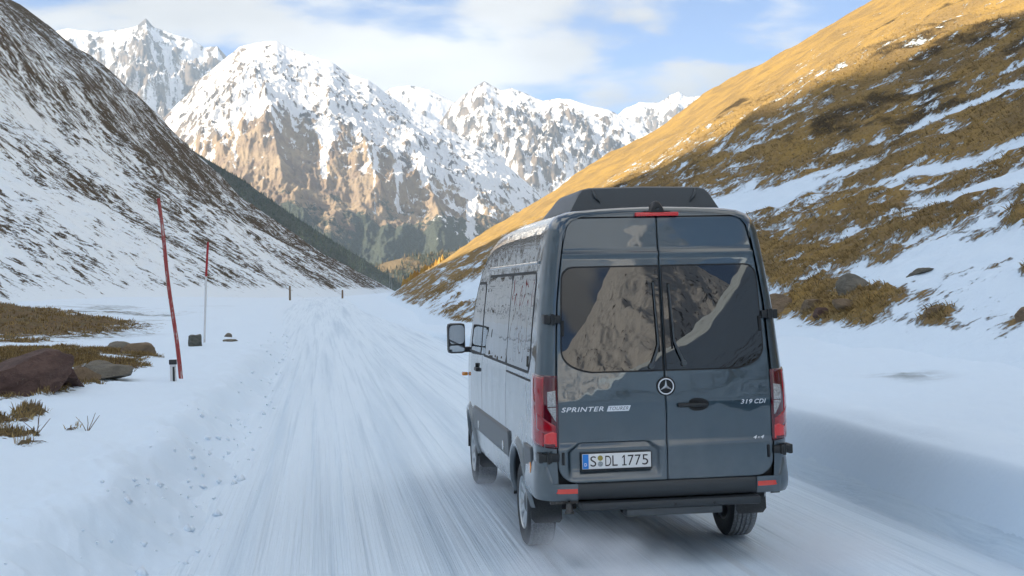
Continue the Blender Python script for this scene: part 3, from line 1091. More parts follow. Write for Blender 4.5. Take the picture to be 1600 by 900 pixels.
# inner liner: dark floor, wheel wells and a dark skin behind the doors
b_ = MB()
b_.box(-0.80, 0.80, 0.16, 5.6, 0.50, 0.62)
for c in (RW, FW):
    for sx in (-1, 1):
        n = 18
        vs, fs = [], []
        for i in range(n + 1):
            a = math.pi * i / n
            y, z = c + (ARCH + 0.012) * math.cos(a), 0.355 + (ARCH + 0.012) * math.sin(a) * 1.02
            vs += [(sx * 0.965, y, z), (sx * 0.60, y, z)]
        for i in range(n):
            fs.append((2 * i, 2 * i + 1, 2 * i + 3, 2 * i + 2))
        b_.add(vs, fs)
        b_.box(sx * 0.595 - 0.004, sx * 0.595 + 0.004, c - ARCH, c + ARCH, 0.36, 0.85)
b_.build('underbody', P_under, van)
zr = np.linspace(0.55, 2.66, 30)
xs = np.linspace(-1, 1, 13)
Zr, Xr = np.meshgrid(zr, xs, indexing='ij')
Xr = Xr * (full_w(Zr) - rc_(Zr) + 0.004)
grid_obj('door_frame', Xr, rear_y(Zr) + 0.058, Zr, P_gap, van)


# --- patches that follow the body side
def side_patch(name, sx, y0, y1, z0, z1, off, mat, parent, ny=24, nz=12, rad=0.0, shear=None, rim=True, smooth=True):
    """a panel lying on the body side; rad rounds its corners; shear(z) shifts y"""
    u = np.linspace(0, 1, ny)
    v = np.linspace(0, 1, nz)
    V, U = np.meshgrid(v, u, indexing='ij')
    zz = z0 + (z1 - z0) * V
    inset = np.zeros_like(zz)
    if rad > 0:
        for zc, sgn in ((z0 + rad, -1), (z1 - rad, 1)):
            dz = np.clip((zz - zc) * sgn, 0, rad)
            inset = np.maximum(inset, rad - np.sqrt(np.maximum(0, rad**2 - dz**2)))
    a0 = y0 + inset + (shear[0](zz) if shear else 0)
    a1 = y1 - inset + (shear[1](zz) if shear else 0)
    yy = a0 + (a1 - a0) * U
    yaw_w = interp(yy.ravel(), [(0, 1), (4.6, 1), (5.0, 0.985), (5.3, 0.95), (5.5, 0.88), (5.75, 0.5)]).reshape(yy.shape)
    xx = sx * (side_w(zz) * yaw_w + off)
    if rim:                                   # a thin edge down to the body
        def pad(A, d=None):
            return np.pad(A, 1, mode='edge')
        xx2, yy2, zz2 = pad(xx), pad(yy), pad(zz)
        e = np.ones_like(xx2)
        e[1:-1, 1:-1] = 0
        xx2 = xx2 - sx * (off + 0.006) * e
        xx, yy, zz = xx2, yy2, zz2
    return grid_obj(name, xx, yy, zz, mat, parent, flip=(sx > 0), smooth=smooth)


def corner_patch(name, sx, th0, th1, ext, z0f, z1f, off, mat, parent, nu=18, nz=26):
    """a panel wrapped round the rear corner: th in degrees from the tail round to the side, ext metres on along the side"""
    us = np.linspace(0, 1, nu)
    rows = []
    for u_ in us:
        tot = R(th1 - th0) * 0.16 + ext
        l = u_ * tot
        if l <= R(th1 - th0) * 0.16:
            th = R(th0) + l / 0.16
            e = 0.0
        else:
            th = R(th1)
            e = l - R(th1 - th0) * 0.16
        z0 = z0f(u_)
        z1 = z1f(u_)
        zz = np.linspace(z0, z1, nz)
        nx, ny = math.sin(th), -math.cos(th)
        x = full_w(zz) - rc_(zz) * (1 - math.sin(th)) + off * nx
        y = rear_y(zz) + RY * (1 - math.cos(th)) + e + off * ny
        rows.append((sx * x, y, zz))
    X = np.array([r_[0] for r_ in rows])
    Y = np.array([r_[1] for r_ in rows])
    Z = np.array([r_[2] for r_ in rows])
    Xp, Yp, Zp = np.pad(X, 1, mode='edge'), np.pad(Y, 1, mode='edge'), np.pad(Z, 1, mode='edge')
    e = np.ones_like(Xp)
    e[1:-1, 1:-1] = 0
    Xp = Xp - sx * e * (off + 0.01) * 0.75
    Yp = Yp + e * (off + 0.01) * 0.75
    return grid_obj(name, Xp, Yp, Zp, mat, parent, flip=(sx < 0))


# side windows, seams, cladding on both sides
for sx in (-1, 1):
    lead = (lambda z: 0 * z, lambda z: -0.30 * (z - 1.46))
    w1 = side_patch('side_window', sx, 0.50, 1.80, 1.475, 2.235, 0.004, P_side_glass, van, rad=0.06, ny=14, rim=False)
    w2 = side_patch('side_window', sx, 1.83, 3.52, 1.475, 2.235, 0.004, P_side_glass, van, rad=0.05, ny=14, rim=False)
    for (ya, yb) in ((0.475, 3.545),):
        side_patch('window_surround', sx, ya, yb, 1.45, 2.26, 0.0016, P_gap, van, rad=0.07, rim=False, ny=30)
    side_patch('front_window', sx, 3.72, 4.86, 1.475, 2.17, 0.004, P_side_glass, van, rad=0.05, ny=14, rim=False, shear=(lambda z: 0 * z, lambda z: -0.78 * np.maximum(0, z - 1.50)))
    side_patch('window_surround', sx, 3.68, 4.92, 1.45, 2.20, 0.0016, P_gap, van, rad=0.06, rim=False, shear=(lambda z: 0 * z, lambda z: -0.78 * np.maximum(0, z - 1.50)))
    # panel seams
    for y in (1.80, 3.60):
        side_patch('panel_seam', sx, y, y + 0.008, 0.90, 1.45, 0.0012, P_gap, van, ny=2, nz=14, rim=False)
    side_patch('panel_seam', sx, 3.60, 3.608, 2.20, 2.44, 0.0012, P_gap, van, ny=2, nz=8, rim=False)
    side_patch('panel_seam', sx, 1.80, 1.808, 2.26, 2.50, 0.0012, P_gap, van, ny=2, nz=8, rim=False)
    side_patch('slide_rail', sx, 0.42, 1.80, 1.395, 1.412, 0.003, P_gap, van, nz=3, rim=False)
    side_patch('roof_crease', sx, 0.42, 3.7, 2.315, 2.335, 0.006, P_paint, van, nz=3)
    # cladding strips between the arches and behind the rear wheel
    side_patch('side_cladding', sx, RW + ARCH + 0.01, FW - ARCH - 0.01, 0.665, 0.895, 0.012, P_cladding, van, ny=30, nz=8, rad=0.02)
    side_patch('side_cladding', sx, 0.30, RW - ARCH + 0.03, 0.665, 0.895, 0.012, P_cladding, van, ny=8, nz=8, rad=0.02, shear=(lambda z: 0 * z, lambda z: 0.20 * np.maximum(0, z - 0.68)))
    for y, m_ in ((3.83, P_clear), (1.94, P_clear), (0.36, P_amber)):
        mk = MB()
        vs = [(sx * (side_w(0.735) + 0.021), y + 0.035 * math.cos(a), 0.735 + 0.042 * math.sin(a)) for a in np.linspace(0, 2 * math.pi, 16, endpoint=False)]
        vs2 = [(sx * (side_w(0.735) + 0.008), y + 0.042 * math.cos(a), 0.735 + 0.050 * math.sin(a)) for a in np.linspace(0, 2 * math.pi, 16, endpoint=False)]
        mk.add(vs + vs2, [tuple(range(16))] + [(i, (i + 1) % 16, 16 + (i + 1) % 16, 16 + i) for i in range(16)])
        mk.build('side_marker', m_, van, auto=40)
    # door handles and turn indicator
    hd = MB().box(sx * 0.99 - 0.02, sx * 0.99 + 0.02, 3.88, 4.08, 1.275, 1.315, 0.012)
    hd.build('door_handle', P_black, van, auto=40)
    ky = MB()
    ky.tube([(sx * 0.975, 3.99, 1.335), (sx * 1.0, 3.99, 1.335)], 0.025, 12)
    ky.build('lock', P_gap, van, auto=40)
    ind = MB().box(sx * 1.0 - 0.035, sx * 1.0 + 0.03, 5.02, 5.12, 1.165, 1.205, 0.012)
    ind.build('turn_indicator', P_amber, van, auto=40)
    MB().box(sx * 1.71 - 0.0, sx * 1.71 + 0.001, 0, 0.001, 0, 0.001) if False else None
    # flared lips over the wheels
    for c in (RW, FW):
        lip = MB()
        vs, fs = [], []
        n = 28
        for i in range(n + 1):
            a = math.pi * (0.02 + 0.96 * i / n)
            for rr, ox in ((ARCH + 0.004, -0.02), (ARCH - 0.004, 0.026), (ARCH + 0.035, 0.030), (ARCH + 0.085, 0.0)):
                y, z = c + rr * math.cos(a), 0.355 + rr * math.sin(a) * 1.02
                vs.append((sx * (float(side_w(max(z, 0.4))) * float(nose_w(y)) + ox), y, z))
        for i in range(n):
            for k in range(3):
                fs.append((4 * i + k, 4 * i + k + 1, 4 * i + k + 5, 4 * i + k + 4))
        lip.add(vs, fs)
        lip.build('wheel_arch', P_paint, van, smooth=True)


# --- rear doors
def door_edge(z):
    z = np.asarray(z, float)
    e = full_w(np.minimum(z, 2.45)) - rc_(z) - 0.010
    e = np.where(z > 2.45, e - (z - 2.45) * 0.24, e)
    top, rt = 2.652, 0.085
    d = np.clip(z - (top - rt), 0, rt)
    e = e - (rt - np.sqrt(np.maximum(0, rt**2 - d**2)))
    bot, rb = 0.652, 0.13
    d = np.clip((bot + rb) - z, 0, rb)
    e = e - (rb - np.sqrt(np.maximum(0, rb**2 - d**2)))
    return e


def door_y(x, z):
    """outer surface of the tail"""
    x = np.asarray(x, float)
    z = np.asarray(z, float)
    y = rear_y(z) - 0.006 + 0.020 * np.abs(x / 0.85) ** 3
    y = y + 0.010 * sstep(2.375, 2.405, z) - 0.010 * np.exp(-((z - 2.372) / 0.016) ** 2)       # crease over the windows
    y = y - 0.012 * sstep(0.96, 0.90, z)
    # number plate recess, left door
    ax = sstep(-0.775, -0.735, x) * sstep(-0.045, -0.085, x)
    top = 0.950 - 0.055 * (sstep(-0.66, -0.76, x) + sstep(-0.16, -0.06, x))
    rec = ax * sstep(top + 0.004, top - 0.006, z) * sstep(0.665, 0.76, z)
    return y + 0.030 * rec


def door(sx):
    zz = np.unique(np.concatenate([np.linspace(0.652, 0.785, 16), np.linspace(0.785, 2.5, 120), np.linspace(2.50, 2.652, 24), [0.940, 0.945, 0.951, 0.957, 2.37, 2.38, 2.39, 2.40]]))
    uu = np.linspace(0, 1, 70)
    Z, U = np.meshgrid(zz, uu, indexing='ij')
    X = sx * (0.0035 + (door_edge(Z) - 0.0035) * U)
    Y = door_y(X, Z)
    Zp, Xp, Yp = np.pad(Z, 1, mode='edge'), np.pad(X, 1, mode='edge'), np.pad(Y, 1, mode='edge')
    e = np.ones_like(Xp)
    e[1:-1, 1:-1] = 0
    Yp = Yp + 0.024 * e
    return grid_obj('rear_door', Xp, Yp, Zp, P_paint, van, flip=(sx < 0))


doors = {sx: door(sx) for sx in (-1, 1)}


# painted header over the doors, up to the edge of the roof
xs = np.linspace(-0.735, 0.735, 61)
zz = np.linspace(2.40, 2.652, 200)
ee = door_edge(zz)
z_lo = np.array([zz[ee >= abs(x)].max() if (ee >= abs(x)).any() else 2.40 for x in xs]) + 0.007
r0x, r0z = rowsX[0], rowsZ[0]
half = r0x >= 0
o_ = np.argsort(r0x[half])
z_hi = np.interp(np.abs(xs), r0x[half][o_][:9], r0z[half][o_][:9])
V_ = np.linspace(0, 1, 6)[:, None]
Zh = z_lo[None] + np.maximum(z_hi - z_lo, 0.001)[None] * V_
Xh = np.broadcast_to(xs, Zh.shape)
grid_obj('roof_header', Xh, rear_y(Zh) + 0.003 * V_ ** 2, Zh, P_paint, van)


def win_edge(z):
    z = np.asarray(z, float)
    e = interp(z.ravel(), [(1.48, 0.785), (1.7, 0.783), (2.1, 0.765), (2.27, 0.752)]).reshape(z.shape)
    d = np.clip(z - 2.185, 0, 0.085)
    e = e - (0.085 - np.sqrt(np.maximum(0, 0.085**2 - d**2)))
    d = np.clip((1.66 - z) / 0.18, 0, 1)
    e = e - 0.30 * (1 - np.sqrt(np.maximum(0, 1 - d**2.4)))
    return e


for sx in (-1, 1):
    for nm, off, mat, gx, gz, par in (('window_seal', 0.002, P_gap, 0.010, 0.012, doors[sx]), ('rear_window', 0.0045, P_glass, 0.0, 0.0, doors[sx])):
        zz = np.concatenate([np.linspace(1.484, 1.66, 24), np.linspace(1.68, 2.18, 16), np.linspace(2.19, 2.27, 14)])
        uu = np.linspace(0, 1, 24)
        Z, U = np.meshgrid(zz, uu, indexing='ij')
        E_ = win_edge(Z) + gx
        Zs = 1.877 + (Z - 1.877) * (1 + gz / 0.393)
        x0 = 0.016 - gx
        X = sx * (x0 + (E_ - x0) * U)
        Y = door_y(X, Zs) - off
        grid_obj(nm, X, Y, Zs, mat, par, flip=(sx < 0))
    # small vertical bars at the outer edge of each window
    MB().box(sx * 0.772 - 0.011, sx * 0.772 + 0.011, float(door_y(0.772, 1.80)) - 0.016, float(door_y(0.772, 1.80)) + 0.004, 1.755, 1.875, 0.004).build('window_latch', P_gap, doors[sx], auto=40)
    x_ = sx * 0.80
    MB().box(x_ - 0.010, x_ + 0.010, float(door_y(x_, 0.84)) - 0.012, float(door_y(x_, 0.84)) + 0.01, 0.79, 0.885, 0.004).build('rubber_stop', P_gap, doors[sx], auto=40)
    # hinges
    for z, xo, hw in ((1.885, 0.842, 0.058), (0.848, 0.905, 0.070)):
        y0 = float(rear_y(z)) - 0.012
        h = MB()
        h.box(sx * xo - hw, sx * xo + hw, y0 - 0.012, y0 + 0.05, z - 0.030, z + 0.030, 0.008)
        h.box(sx * xo - hw * 0.25, sx * xo + hw * 0.2, y0 - 0.028, y0 + 0.02, z - 0.037, z + 0.037, 0.008)
        h.box(sx * (xo + hw * 0.95) - 0.016, sx * (xo + hw * 0.95) + 0.016, y0 - 0.010, y0 + 0.13, z - 0.036, z + 0.036, 0.008)
        h.tube([(sx * (xo + 0.012), y0 - 0.02, z - 0.042), (sx * (xo + 0.012), y0 - 0.02, z + 0.042)], 0.013, 10)
        h.build('hinge', P_black, doors[sx], auto=35)
# wiper arms with blades
for sx, p0, p1, p2 in ((-1, (-0.105, 1.515), (-0.045, 1.68), (-0.062, 2.15)), (1, (0.150, 1.53), (0.080, 1.70), (0.060, 2.13))):
    w = MB()

    def rp(p, off):
        return (p[0], float(door_y(p[0], p[1])) - off, p[1])
    w.tube([rp(p0, 0.020), rp(((p0[0] + p1[0]) / 2 - sx * 0.004, (p0[1] + p1[1]) / 2), 0.030), rp(p1, 0.026), rp(p2, 0.020)], [0.014, 0.010, 0.008, 0.006], 8)
    w.tube([rp(p0, 0.0), rp(p0, 0.035)], [0.024, 0.020], 12)
    ob = w.build('wiper', P_grey, doors[sx], auto=40)
    bl = MB()
    bl.tube([rp((p1[0] - sx * 0.012, p1[1] - 0.06), 0.013), rp((p2[0] - sx * 0.004, p2[1] + 0.01), 0.013)], 0.006, 6)
    bl.build('wiper_blade', P_gap, doors[sx], auto=40)

# door handle in an oval dish, right door
hd = MB()
n = 28
vs, fs = [], []
for k in range(n):
    a = 2 * math.pi * k / n
    x, z = 0.235 + 0.098 * math.cos(a) * (1.0 if math.cos(a) > 0 else 0.62), 1.213 + 0.050 * np.sign(math.sin(a)) * abs(math.sin(a)) ** 0.8
    vs.append((x, float(door_y(x, z)) - 0.003, z))
for k in range(n):
    a = 2 * math.pi * k / n
    x, z = 0.235 + 0.086 * math.cos(a) * (1.0 if math.cos(a) > 0 else 0.6), 1.213 + 0.041 * np.sign(math.sin(a)) * abs(math.sin(a)) ** 0.8
    vs.append((x, float(door_y(x, z)) - 0.0012, z))
for k in range(n):
    fs.append((k, (k + 1) % n, n + (k + 1) % n, n + k))
fs.append(tuple(range(n, 2 * n)))
hd.add(vs, fs)
hd.build('handle_dish', P_gap, doors[1], auto=40)
MB().box(0.085, 0.318, float(door_y(0.2, 1.21)) - 0.036, float(door_y(0.2, 1.21)) - 0.012, 1.196, 1.228, 0.010).build('door_handle', P_black, doors[1], auto=35)


# --- lettering
def text_mesh(txt, width, height, depth=0.003, shear=0.0, spacing=1.0, bold=0.0):
    cu = bpy.data.curves.new('txt', 'FONT')
    cu.body = txt
    cu.extrude = 0.02
    cu.offset = bold
    cu.space_character = spacing
    o = bpy.data.objects.new('txt', cu)
    COL.objects.link(o)
    dg = bpy.context.evaluated_depsgraph_get()
    me = bpy.data.meshes.new_from_object(o.evaluated_get(dg))
    bpy.data.objects.remove(o)
    co = np.array([v.co[:] for v in me.vertices])
    mn, mx = co.min(0), co.max(0)
    u = (co - mn) / (mx - mn)
    faces = [tuple(p.vertices) for p in me.polygons]
    bpy.data.meshes.remove(me)
    hx = u[:, 0] * (width - abs(shear) * height) + u[:, 1] * shear * height
    return np.stack([hx, u[:, 2] * depth, u[:, 1] * height], -1), faces


def put_text(name, txt, x0, z0, width, height, mat, parent, off=0.002, depth=0.003, shear=0.0, spacing=1.0, bold=0.0, ysurf=None, slope=0.0):
    v, f = text_mesh(txt, width, height, depth, shear, spacing, bold)
    vs = []
    for p in v:
        x, z = x0 + p[0], z0 + p[2] + slope * p[0]
        y = (ysurf(x, z) if ysurf else float(door_y(x, z))) - off - p[1]
        vs.append((x, y, z))
    return mesh_obj(name, vs, f, mat, parent, smooth=False)


put_text('lettering', 'SPRINTER', -0.806, 1.186, 0.335, 0.036, P_chrome, doors[-1], shear=0.35, spacing=1.12, bold=0.012)
yv = float(door_y(-0.36, 1.2))
vs = [(-0.460, yv - 0.004, 1.183), (-0.290, yv - 0.004, 1.183), (-0.274, yv - 0.004, 1.224), (-0.444, yv - 0.004, 1.224)]
vs += [(p[0], yv + 0.004, p[2]) for p in vs]
MB().add(vs, [(0, 1, 2, 3), (4, 7, 6, 5), (0, 4, 5, 1), (1, 5, 6, 2), (2, 6, 7, 3), (3, 7, 4, 0)]).build('badge', P_chrome, doors[-1])
put_text('lettering', 'TOURER', -0.446, 1.191, 0.160, 0.026, P_ink, doors[-1], off=0.0042, depth=0.001, shear=0.3, spacing=1.1, bold=0.004, ysurf=lambda x, z: yv)
put_text('lettering', '319', 0.586, 1.204, 0.098, 0.034, P_chrome, doors[1], shear=0.3, spacing=1.1, bold=0.014)
put_text('lettering', 'CDI', 0.692, 1.204, 0.098, 0.034, P_chrome, doors[1], shear=0.3, spacing=1.1, bold=0.014)
put_text('lettering', '4', 0.676, 0.934, 0.040, 0.026, P_chrome, doors[1], shear=0.5, bold=0.01)
put_text('lettering', 'x', 0.714, 0.938, 0.022, 0.012, P_chrome, doors[1], shear=0.4, bold=0.0)
put_text('lettering', '4', 0.734, 0.934, 0.040, 0.026, P_chrome, doors[1], shear=0.5, bold=0.01)

# round emblem on the seam: dark dish, chrome ring and three-pointed star
em = bpy.data.objects.new('emblem', None)
link(em, van)
ec = (0.003, 1.357)


def disc_ring(r0, r1, yo, n=48, thick=0.008):
    vs, fs = [], []
    for k in range(n):
        a = 2 * math.pi * k / n
        c, s = math.cos(a), math.sin(a)
        yb = float(rear_y(ec[1])) - 0.006
        for rr, y in ((r0, yo), (r0, yo + thick), ((r0 + r1) / 2, yo + thick * 1.4), (r1, yo + thick), (r1, yo)):
            vs.append((ec[0] + rr * c, yb - y, ec[1] + rr * s))
    for k in range(n):
        j = (k + 1) % n
        for q in range(4):
            fs.append((k * 5 + q, k * 5 + q + 1, j * 5 + q + 1, j * 5 + q))
    return vs, fs


yb = float(rear_y(ec[1])) - 0.006
d_ = MB().add([(ec[0] + 0.064 * math.cos(a), yb - 0.005, ec[1] + 0.064 * math.sin(a)) for a in np.linspace(0, 2 * math.pi, 40, endpoint=False)], [tuple(range(40))])
d_.add(*disc_ring(0.058, 0.074, 0.0, thick=0.006))
d_.build('dish', P_gap, em, smooth=False)
MB().add(*disc_ring(0.053, 0.0625, 0.004)).build('ring', P_chrome, em, smooth=True)
vs, fs = [(ec[0], yb - 0.020, ec[1])], []
for k in range(3):
    a = math.pi / 2 + k * 2 * math.pi / 3
    vs.append((ec[0] + 0.056 * math.cos(a), yb - 0.009, ec[1] + 0.056 * math.sin(a)))
    a2 = a + math.pi / 3
    vs.append((ec[0] + 0.0115 * math.cos(a2), yb - 0.006, ec[1] + 0.0115 * math.sin(a2)))
for k in range(6):
    fs.append((0, 1 + k, 1 + (k + 1) % 6))
MB().add(vs, fs).build('star', P_chrome, em)

# number plate
pl = bpy.data.objects.new('licence_plate', None)
link(pl, van)
px0, px1, pz0, pz1 = -0.660, -0.132, 0.756, 0.870
py = float(rear_y(0.8)) - 0.006 - 0.012


def flat(x, z):
    return py


MB().box(px0 - 0.010, px1 + 0.010, py - 0.006, py + 0.034, pz0 - 0.016, pz1 + 0.006, 0.004).build('plate_holder', P_black, pl, auto=40)
MB().box(px0, px1, py - 0.0085, py - 0.004, pz0, pz1, 0.0015).build('plate', P_plate, pl, auto=40)
MB().box(px0 + 0.003, px0 + 0.048, py - 0.0105, py - 0.0075, pz0 + 0.003, pz1 - 0.003).build('country_band', P_blue, pl)
put_text('country_letter', 'D', px0 + 0.016, pz0 + 0.022, 0.018, 0.024, P_plate, pl, off=0.0105, depth=0.0015, ysurf=flat, bold=0.02)
for txt, xa, wd in (('S', 0.062, 0.044), ('D', 0.176, 0.045), ('L', 0.230, 0.040), ('7', 0.350, 0.045), ('7', 0.404, 0.045), ('5', 0.460, 0.046)):
    put_text('plate_letter', txt, px0 + xa, pz0 + 0.018, wd, 0.078, P_ink, pl, off=0.0085, depth=0.0015, ysurf=flat, bold=-0.002)
one = [(0.0, 0.0), (0.034, 0.0), (0.034, 0.008), (0.0215, 0.008), (0.0215, 0.078), (0.0135, 0.078), (0.0, 0.064), (0.0, 0.054), (0.0125, 0.066), (0.0125, 0.008), (0.0, 0.008)]
vs = [(px0 + 0.305 + x, py - 0.010, pz0 + 0.018 + z) for x, z in one]
MB().add(vs, [(0, 1, 2, 3, 9, 10), (3, 4, 5, 8, 9), (5, 6, 7, 8)]).build('plate_letter', P_ink, pl)
for z, m_ in ((pz0 + 0.080, P_seal), (pz0 + 0.036, P_seal2)):
    MB().add([(px0 + 0.138 + 0.020 * math.cos(a), py - 0.0098, z + 0.020 * math.sin(a)) for a in np.linspace(0, 2 * math.pi, 24, endpoint=False)] + [(px0 + 0.138 + 0.020 * math.cos(a), py - 0.008, z + 0.020 * math.sin(a)) for a in np.linspace(0, 2 * math.pi, 24, endpoint=False)],
             [tuple(range(24))] + [(k, (k + 1) % 24, 24 + (k + 1) % 24, 24 + k) for k in range(24)]).build('seal', m_, pl)

# --- tail lamps round the corners
for sx in (-1, 1):
    tl = bpy.data.objects.new('tail_light', None)
    link(tl, van)
    corner_patch('housing', sx, 0, 90, 0.055, lambda u: 0.915 + 0.03 * u, lambda u: 1.462 + 0.010 * u, 0.010, P_dred, tl)
    corner_patch('red_lens', sx, 38, 90, 0.045, lambda u: 0.935 + 0.03 * u, lambda u: 1.452 + 0.008 * u, 0.014, P_red, tl)
    corner_patch('red_lens', sx, 4, 62, 0.0, lambda u: 1.00 + 0.06 * u, lambda u: 1.085 + 0.10 * u, 0.0145, P_red, tl, nz=8)
    corner_patch('clear_lens', sx, 3, 27, 0.0, lambda u: 1.120 + 0.11 * u, lambda u: 1.225, 0.016, P_clear, tl, nz=10, nu=8)
    corner_patch('clear_lens', sx, 3, 25, 0.0, lambda u: 1.231, lambda u: 1.352 - 0.01 * u, 0.016, P_clear, tl, nz=10, nu=8)
    corner_patch('brake_lens', sx, 3, 36, 0.0, lambda u: 0.932, lambda u: 1.045 - 0.035 * abs(u - 0.3), 0.017, P_brightred, tl, nz=8, nu=8)
    corner_patch('fog_lens', sx, 5, 36, 0.0, lambda u: 0.925, lambda u: 0.952, 0.0175, P_dred, tl, nz=4, nu=8)

# --- bumper and step
bp_ = bpy.data.objects.new('rear_bumper', None)
link(bp_, van)
cb = MB()
prof = [(0.030, 0.652), (-0.022, 0.648), (-0.034, 0.636), (-0.038, 0.60), (-0.036, 0.545), (-0.028, 0.527), (0.03, 0.520)]
vs, fs = [], []
xl = np.linspace(-0.70, 0.70, 15)
for x in xl:
    for y, z in prof:
        vs.append((x, y + 0.022 * abs(x / 0.7) ** 3, z))
m = len(prof)
for i in range(len(xl) - 1):
    for k in range(m - 1):
        fs.append((i * m + k, i * m + k + 1, (i + 1) * m + k + 1, (i + 1) * m + k))
fs += [tuple(range(m)), tuple(range((len(xl) - 1) * m, len(xl) * m))[::-1]]
cb.add(vs, fs)
cb.build('centre_cover', P_bumper, bp_, auto=50)
for sx in (-1, 1):
    # painted corner piece below the door
    c = MB()
    path = [(0.695, -0.008), (0.76, -0.006), (0.83, 0.004)] + [(full_w(0.62) - 0.14 + (0.14 + 0.012) * math.sin(R(t_)), 0.004 + (RY + 0.01) * (1 - math.cos(R(t_)))) for t_ in (15, 30, 45, 60, 75, 90)] + [(full_w(0.62) + 0.012, 0.40), (full_w(0.62) + 0.010, 0.61)]
    vs, fs = [], []
    pr = [(-0.004, 0.815), (0.006, 0.78), (0.012, 0.70), (0.018, 0.655), (0.020, 0.60), (0.014, 0.55), (0.000, 0.522), (-0.05, 0.515)]
    for j, (x, y) in enumerate(path):
        for o_, z in pr:
            zz = z if j > 3 else (0.648 + (z - 0.522) * 0.0 if z > 0.648 else z)
            nx, ny = (0, -1) if j < 3 else ((math.sin(R((j - 2) * 15)), -math.cos(R((j - 2) * 15))) if j < 9 else (1, 0))
            vs.append((sx * (x + nx * o_), y + ny * o_, zz))
    m = len(pr)
    for i in range(len(path) - 1):
        for k in range(m - 1):
            fs.append((i * m + k, i * m + k + 1, (i + 1) * m + k + 1, (i + 1) * m + k))
    fs.append(tuple(range(m)))
    c.add(vs, fs)
    c.build('bumper_corner', P_paint, bp_, auto=50)
    rf = MB()
    vs, fs = [], []
    path2 = [(0.700, -0.030), (0.76, -0.028), (0.83, -0.018), (0.875, 0.0), (0.905, 0.022)]
    for i, (x, y) in enumerate(path2):
        tpr = 0.018 - 0.009 * max(0, i - 2) / 2
        for dy, dz in ((0.02, -tpr), (-0.003, -tpr), (-0.003, tpr), (0.02, tpr)):
            vs.append((sx * x, y + dy, 0.595 + dz))
    for i in range(4):
        for k in range(3):
            fs.append((i * 4 + k, i * 4 + k + 1, (i + 1) * 4 + k + 1, (i + 1) * 4 + k))
    fs += [(0, 1, 2, 3), (19, 18, 17, 16)]
    rf.add(vs, fs)
    rf.build('reflector', P_reflector, bp_, auto=40)
st = MB()
st.box(-0.685, 0.700, -0.105, 0.15, 0.452, 0.512, 0.016)
st.build('step', P_bumper, bp_, auto=35)
ub = MB()
ub.box(-0.34, 0.40, -0.085, 0.06, 0.395, 0.451, 0.006)
ub.build('step_bracket', P_grey, bp_, auto=35)
for x in (0.03, 0.33):
    MB().tube([(x, -0.100, 0.478), (x, -0.109, 0.478)], 0.010, 10).build('bolt', P_black, bp_, auto=40)
ey = MB()
ey.tube([(-0.76, 0.05, 0.50), (-0.76, -0.02, 0.50)], 0.014, 10)
ey.tube([(-0.765, -0.02, 0.505), (-0.765, -0.02, 0.43)], [0.022, 0.030], 10)
ey.box(-0.90, -0.68, 0.02, 0.06, 0.495, 0.515)
ey.box(-0.80, -0.73, -0.03, 0.0, 0.425, 0.445, 0.006)
ey.build('tow_eye', P_metal, van, auto=40)
MB().tube([(0.86, 0.16, 0.50), (0.93, 0.14, 0.505)], 0.014, 10).build('exhaust_tip', P_metal, van, auto=40)

# mud flaps
for sx in (-1, 1):
    for c, x0, x1, dz in ((RW, 0.715, 0.965, 0.0), (FW, 0.74, 0.955, -0.02)):
        y = c - ARCH - (0.02 if c == RW else 0.04)
        fl = MB()
        pts = [(x0, 0.56), (x1, 0.56), (x1, 0.30 + dz), (x1 - 0.03, 0.265 + dz), (x0 + 0.02, 0.262 + dz), (x0, 0.29 + dz)]
        vs = [(sx * x, y + (0.56 - z) * -0.12, z) for x, z in pts] + [(sx * x, y + 0.012 + (0.56 - z) * -0.12, z) for x, z in pts]
        k = len(pts)
        fl.add(vs, [tuple(range(k)), tuple(range(2 * k - 1, k - 1, -1))] + [(i, (i + 1) % k, k + (i + 1) % k, k + i) for i in range(k)])
        fl.build('mud_flap', P_flap, van, auto=40)

# wheels
TR = 0.355


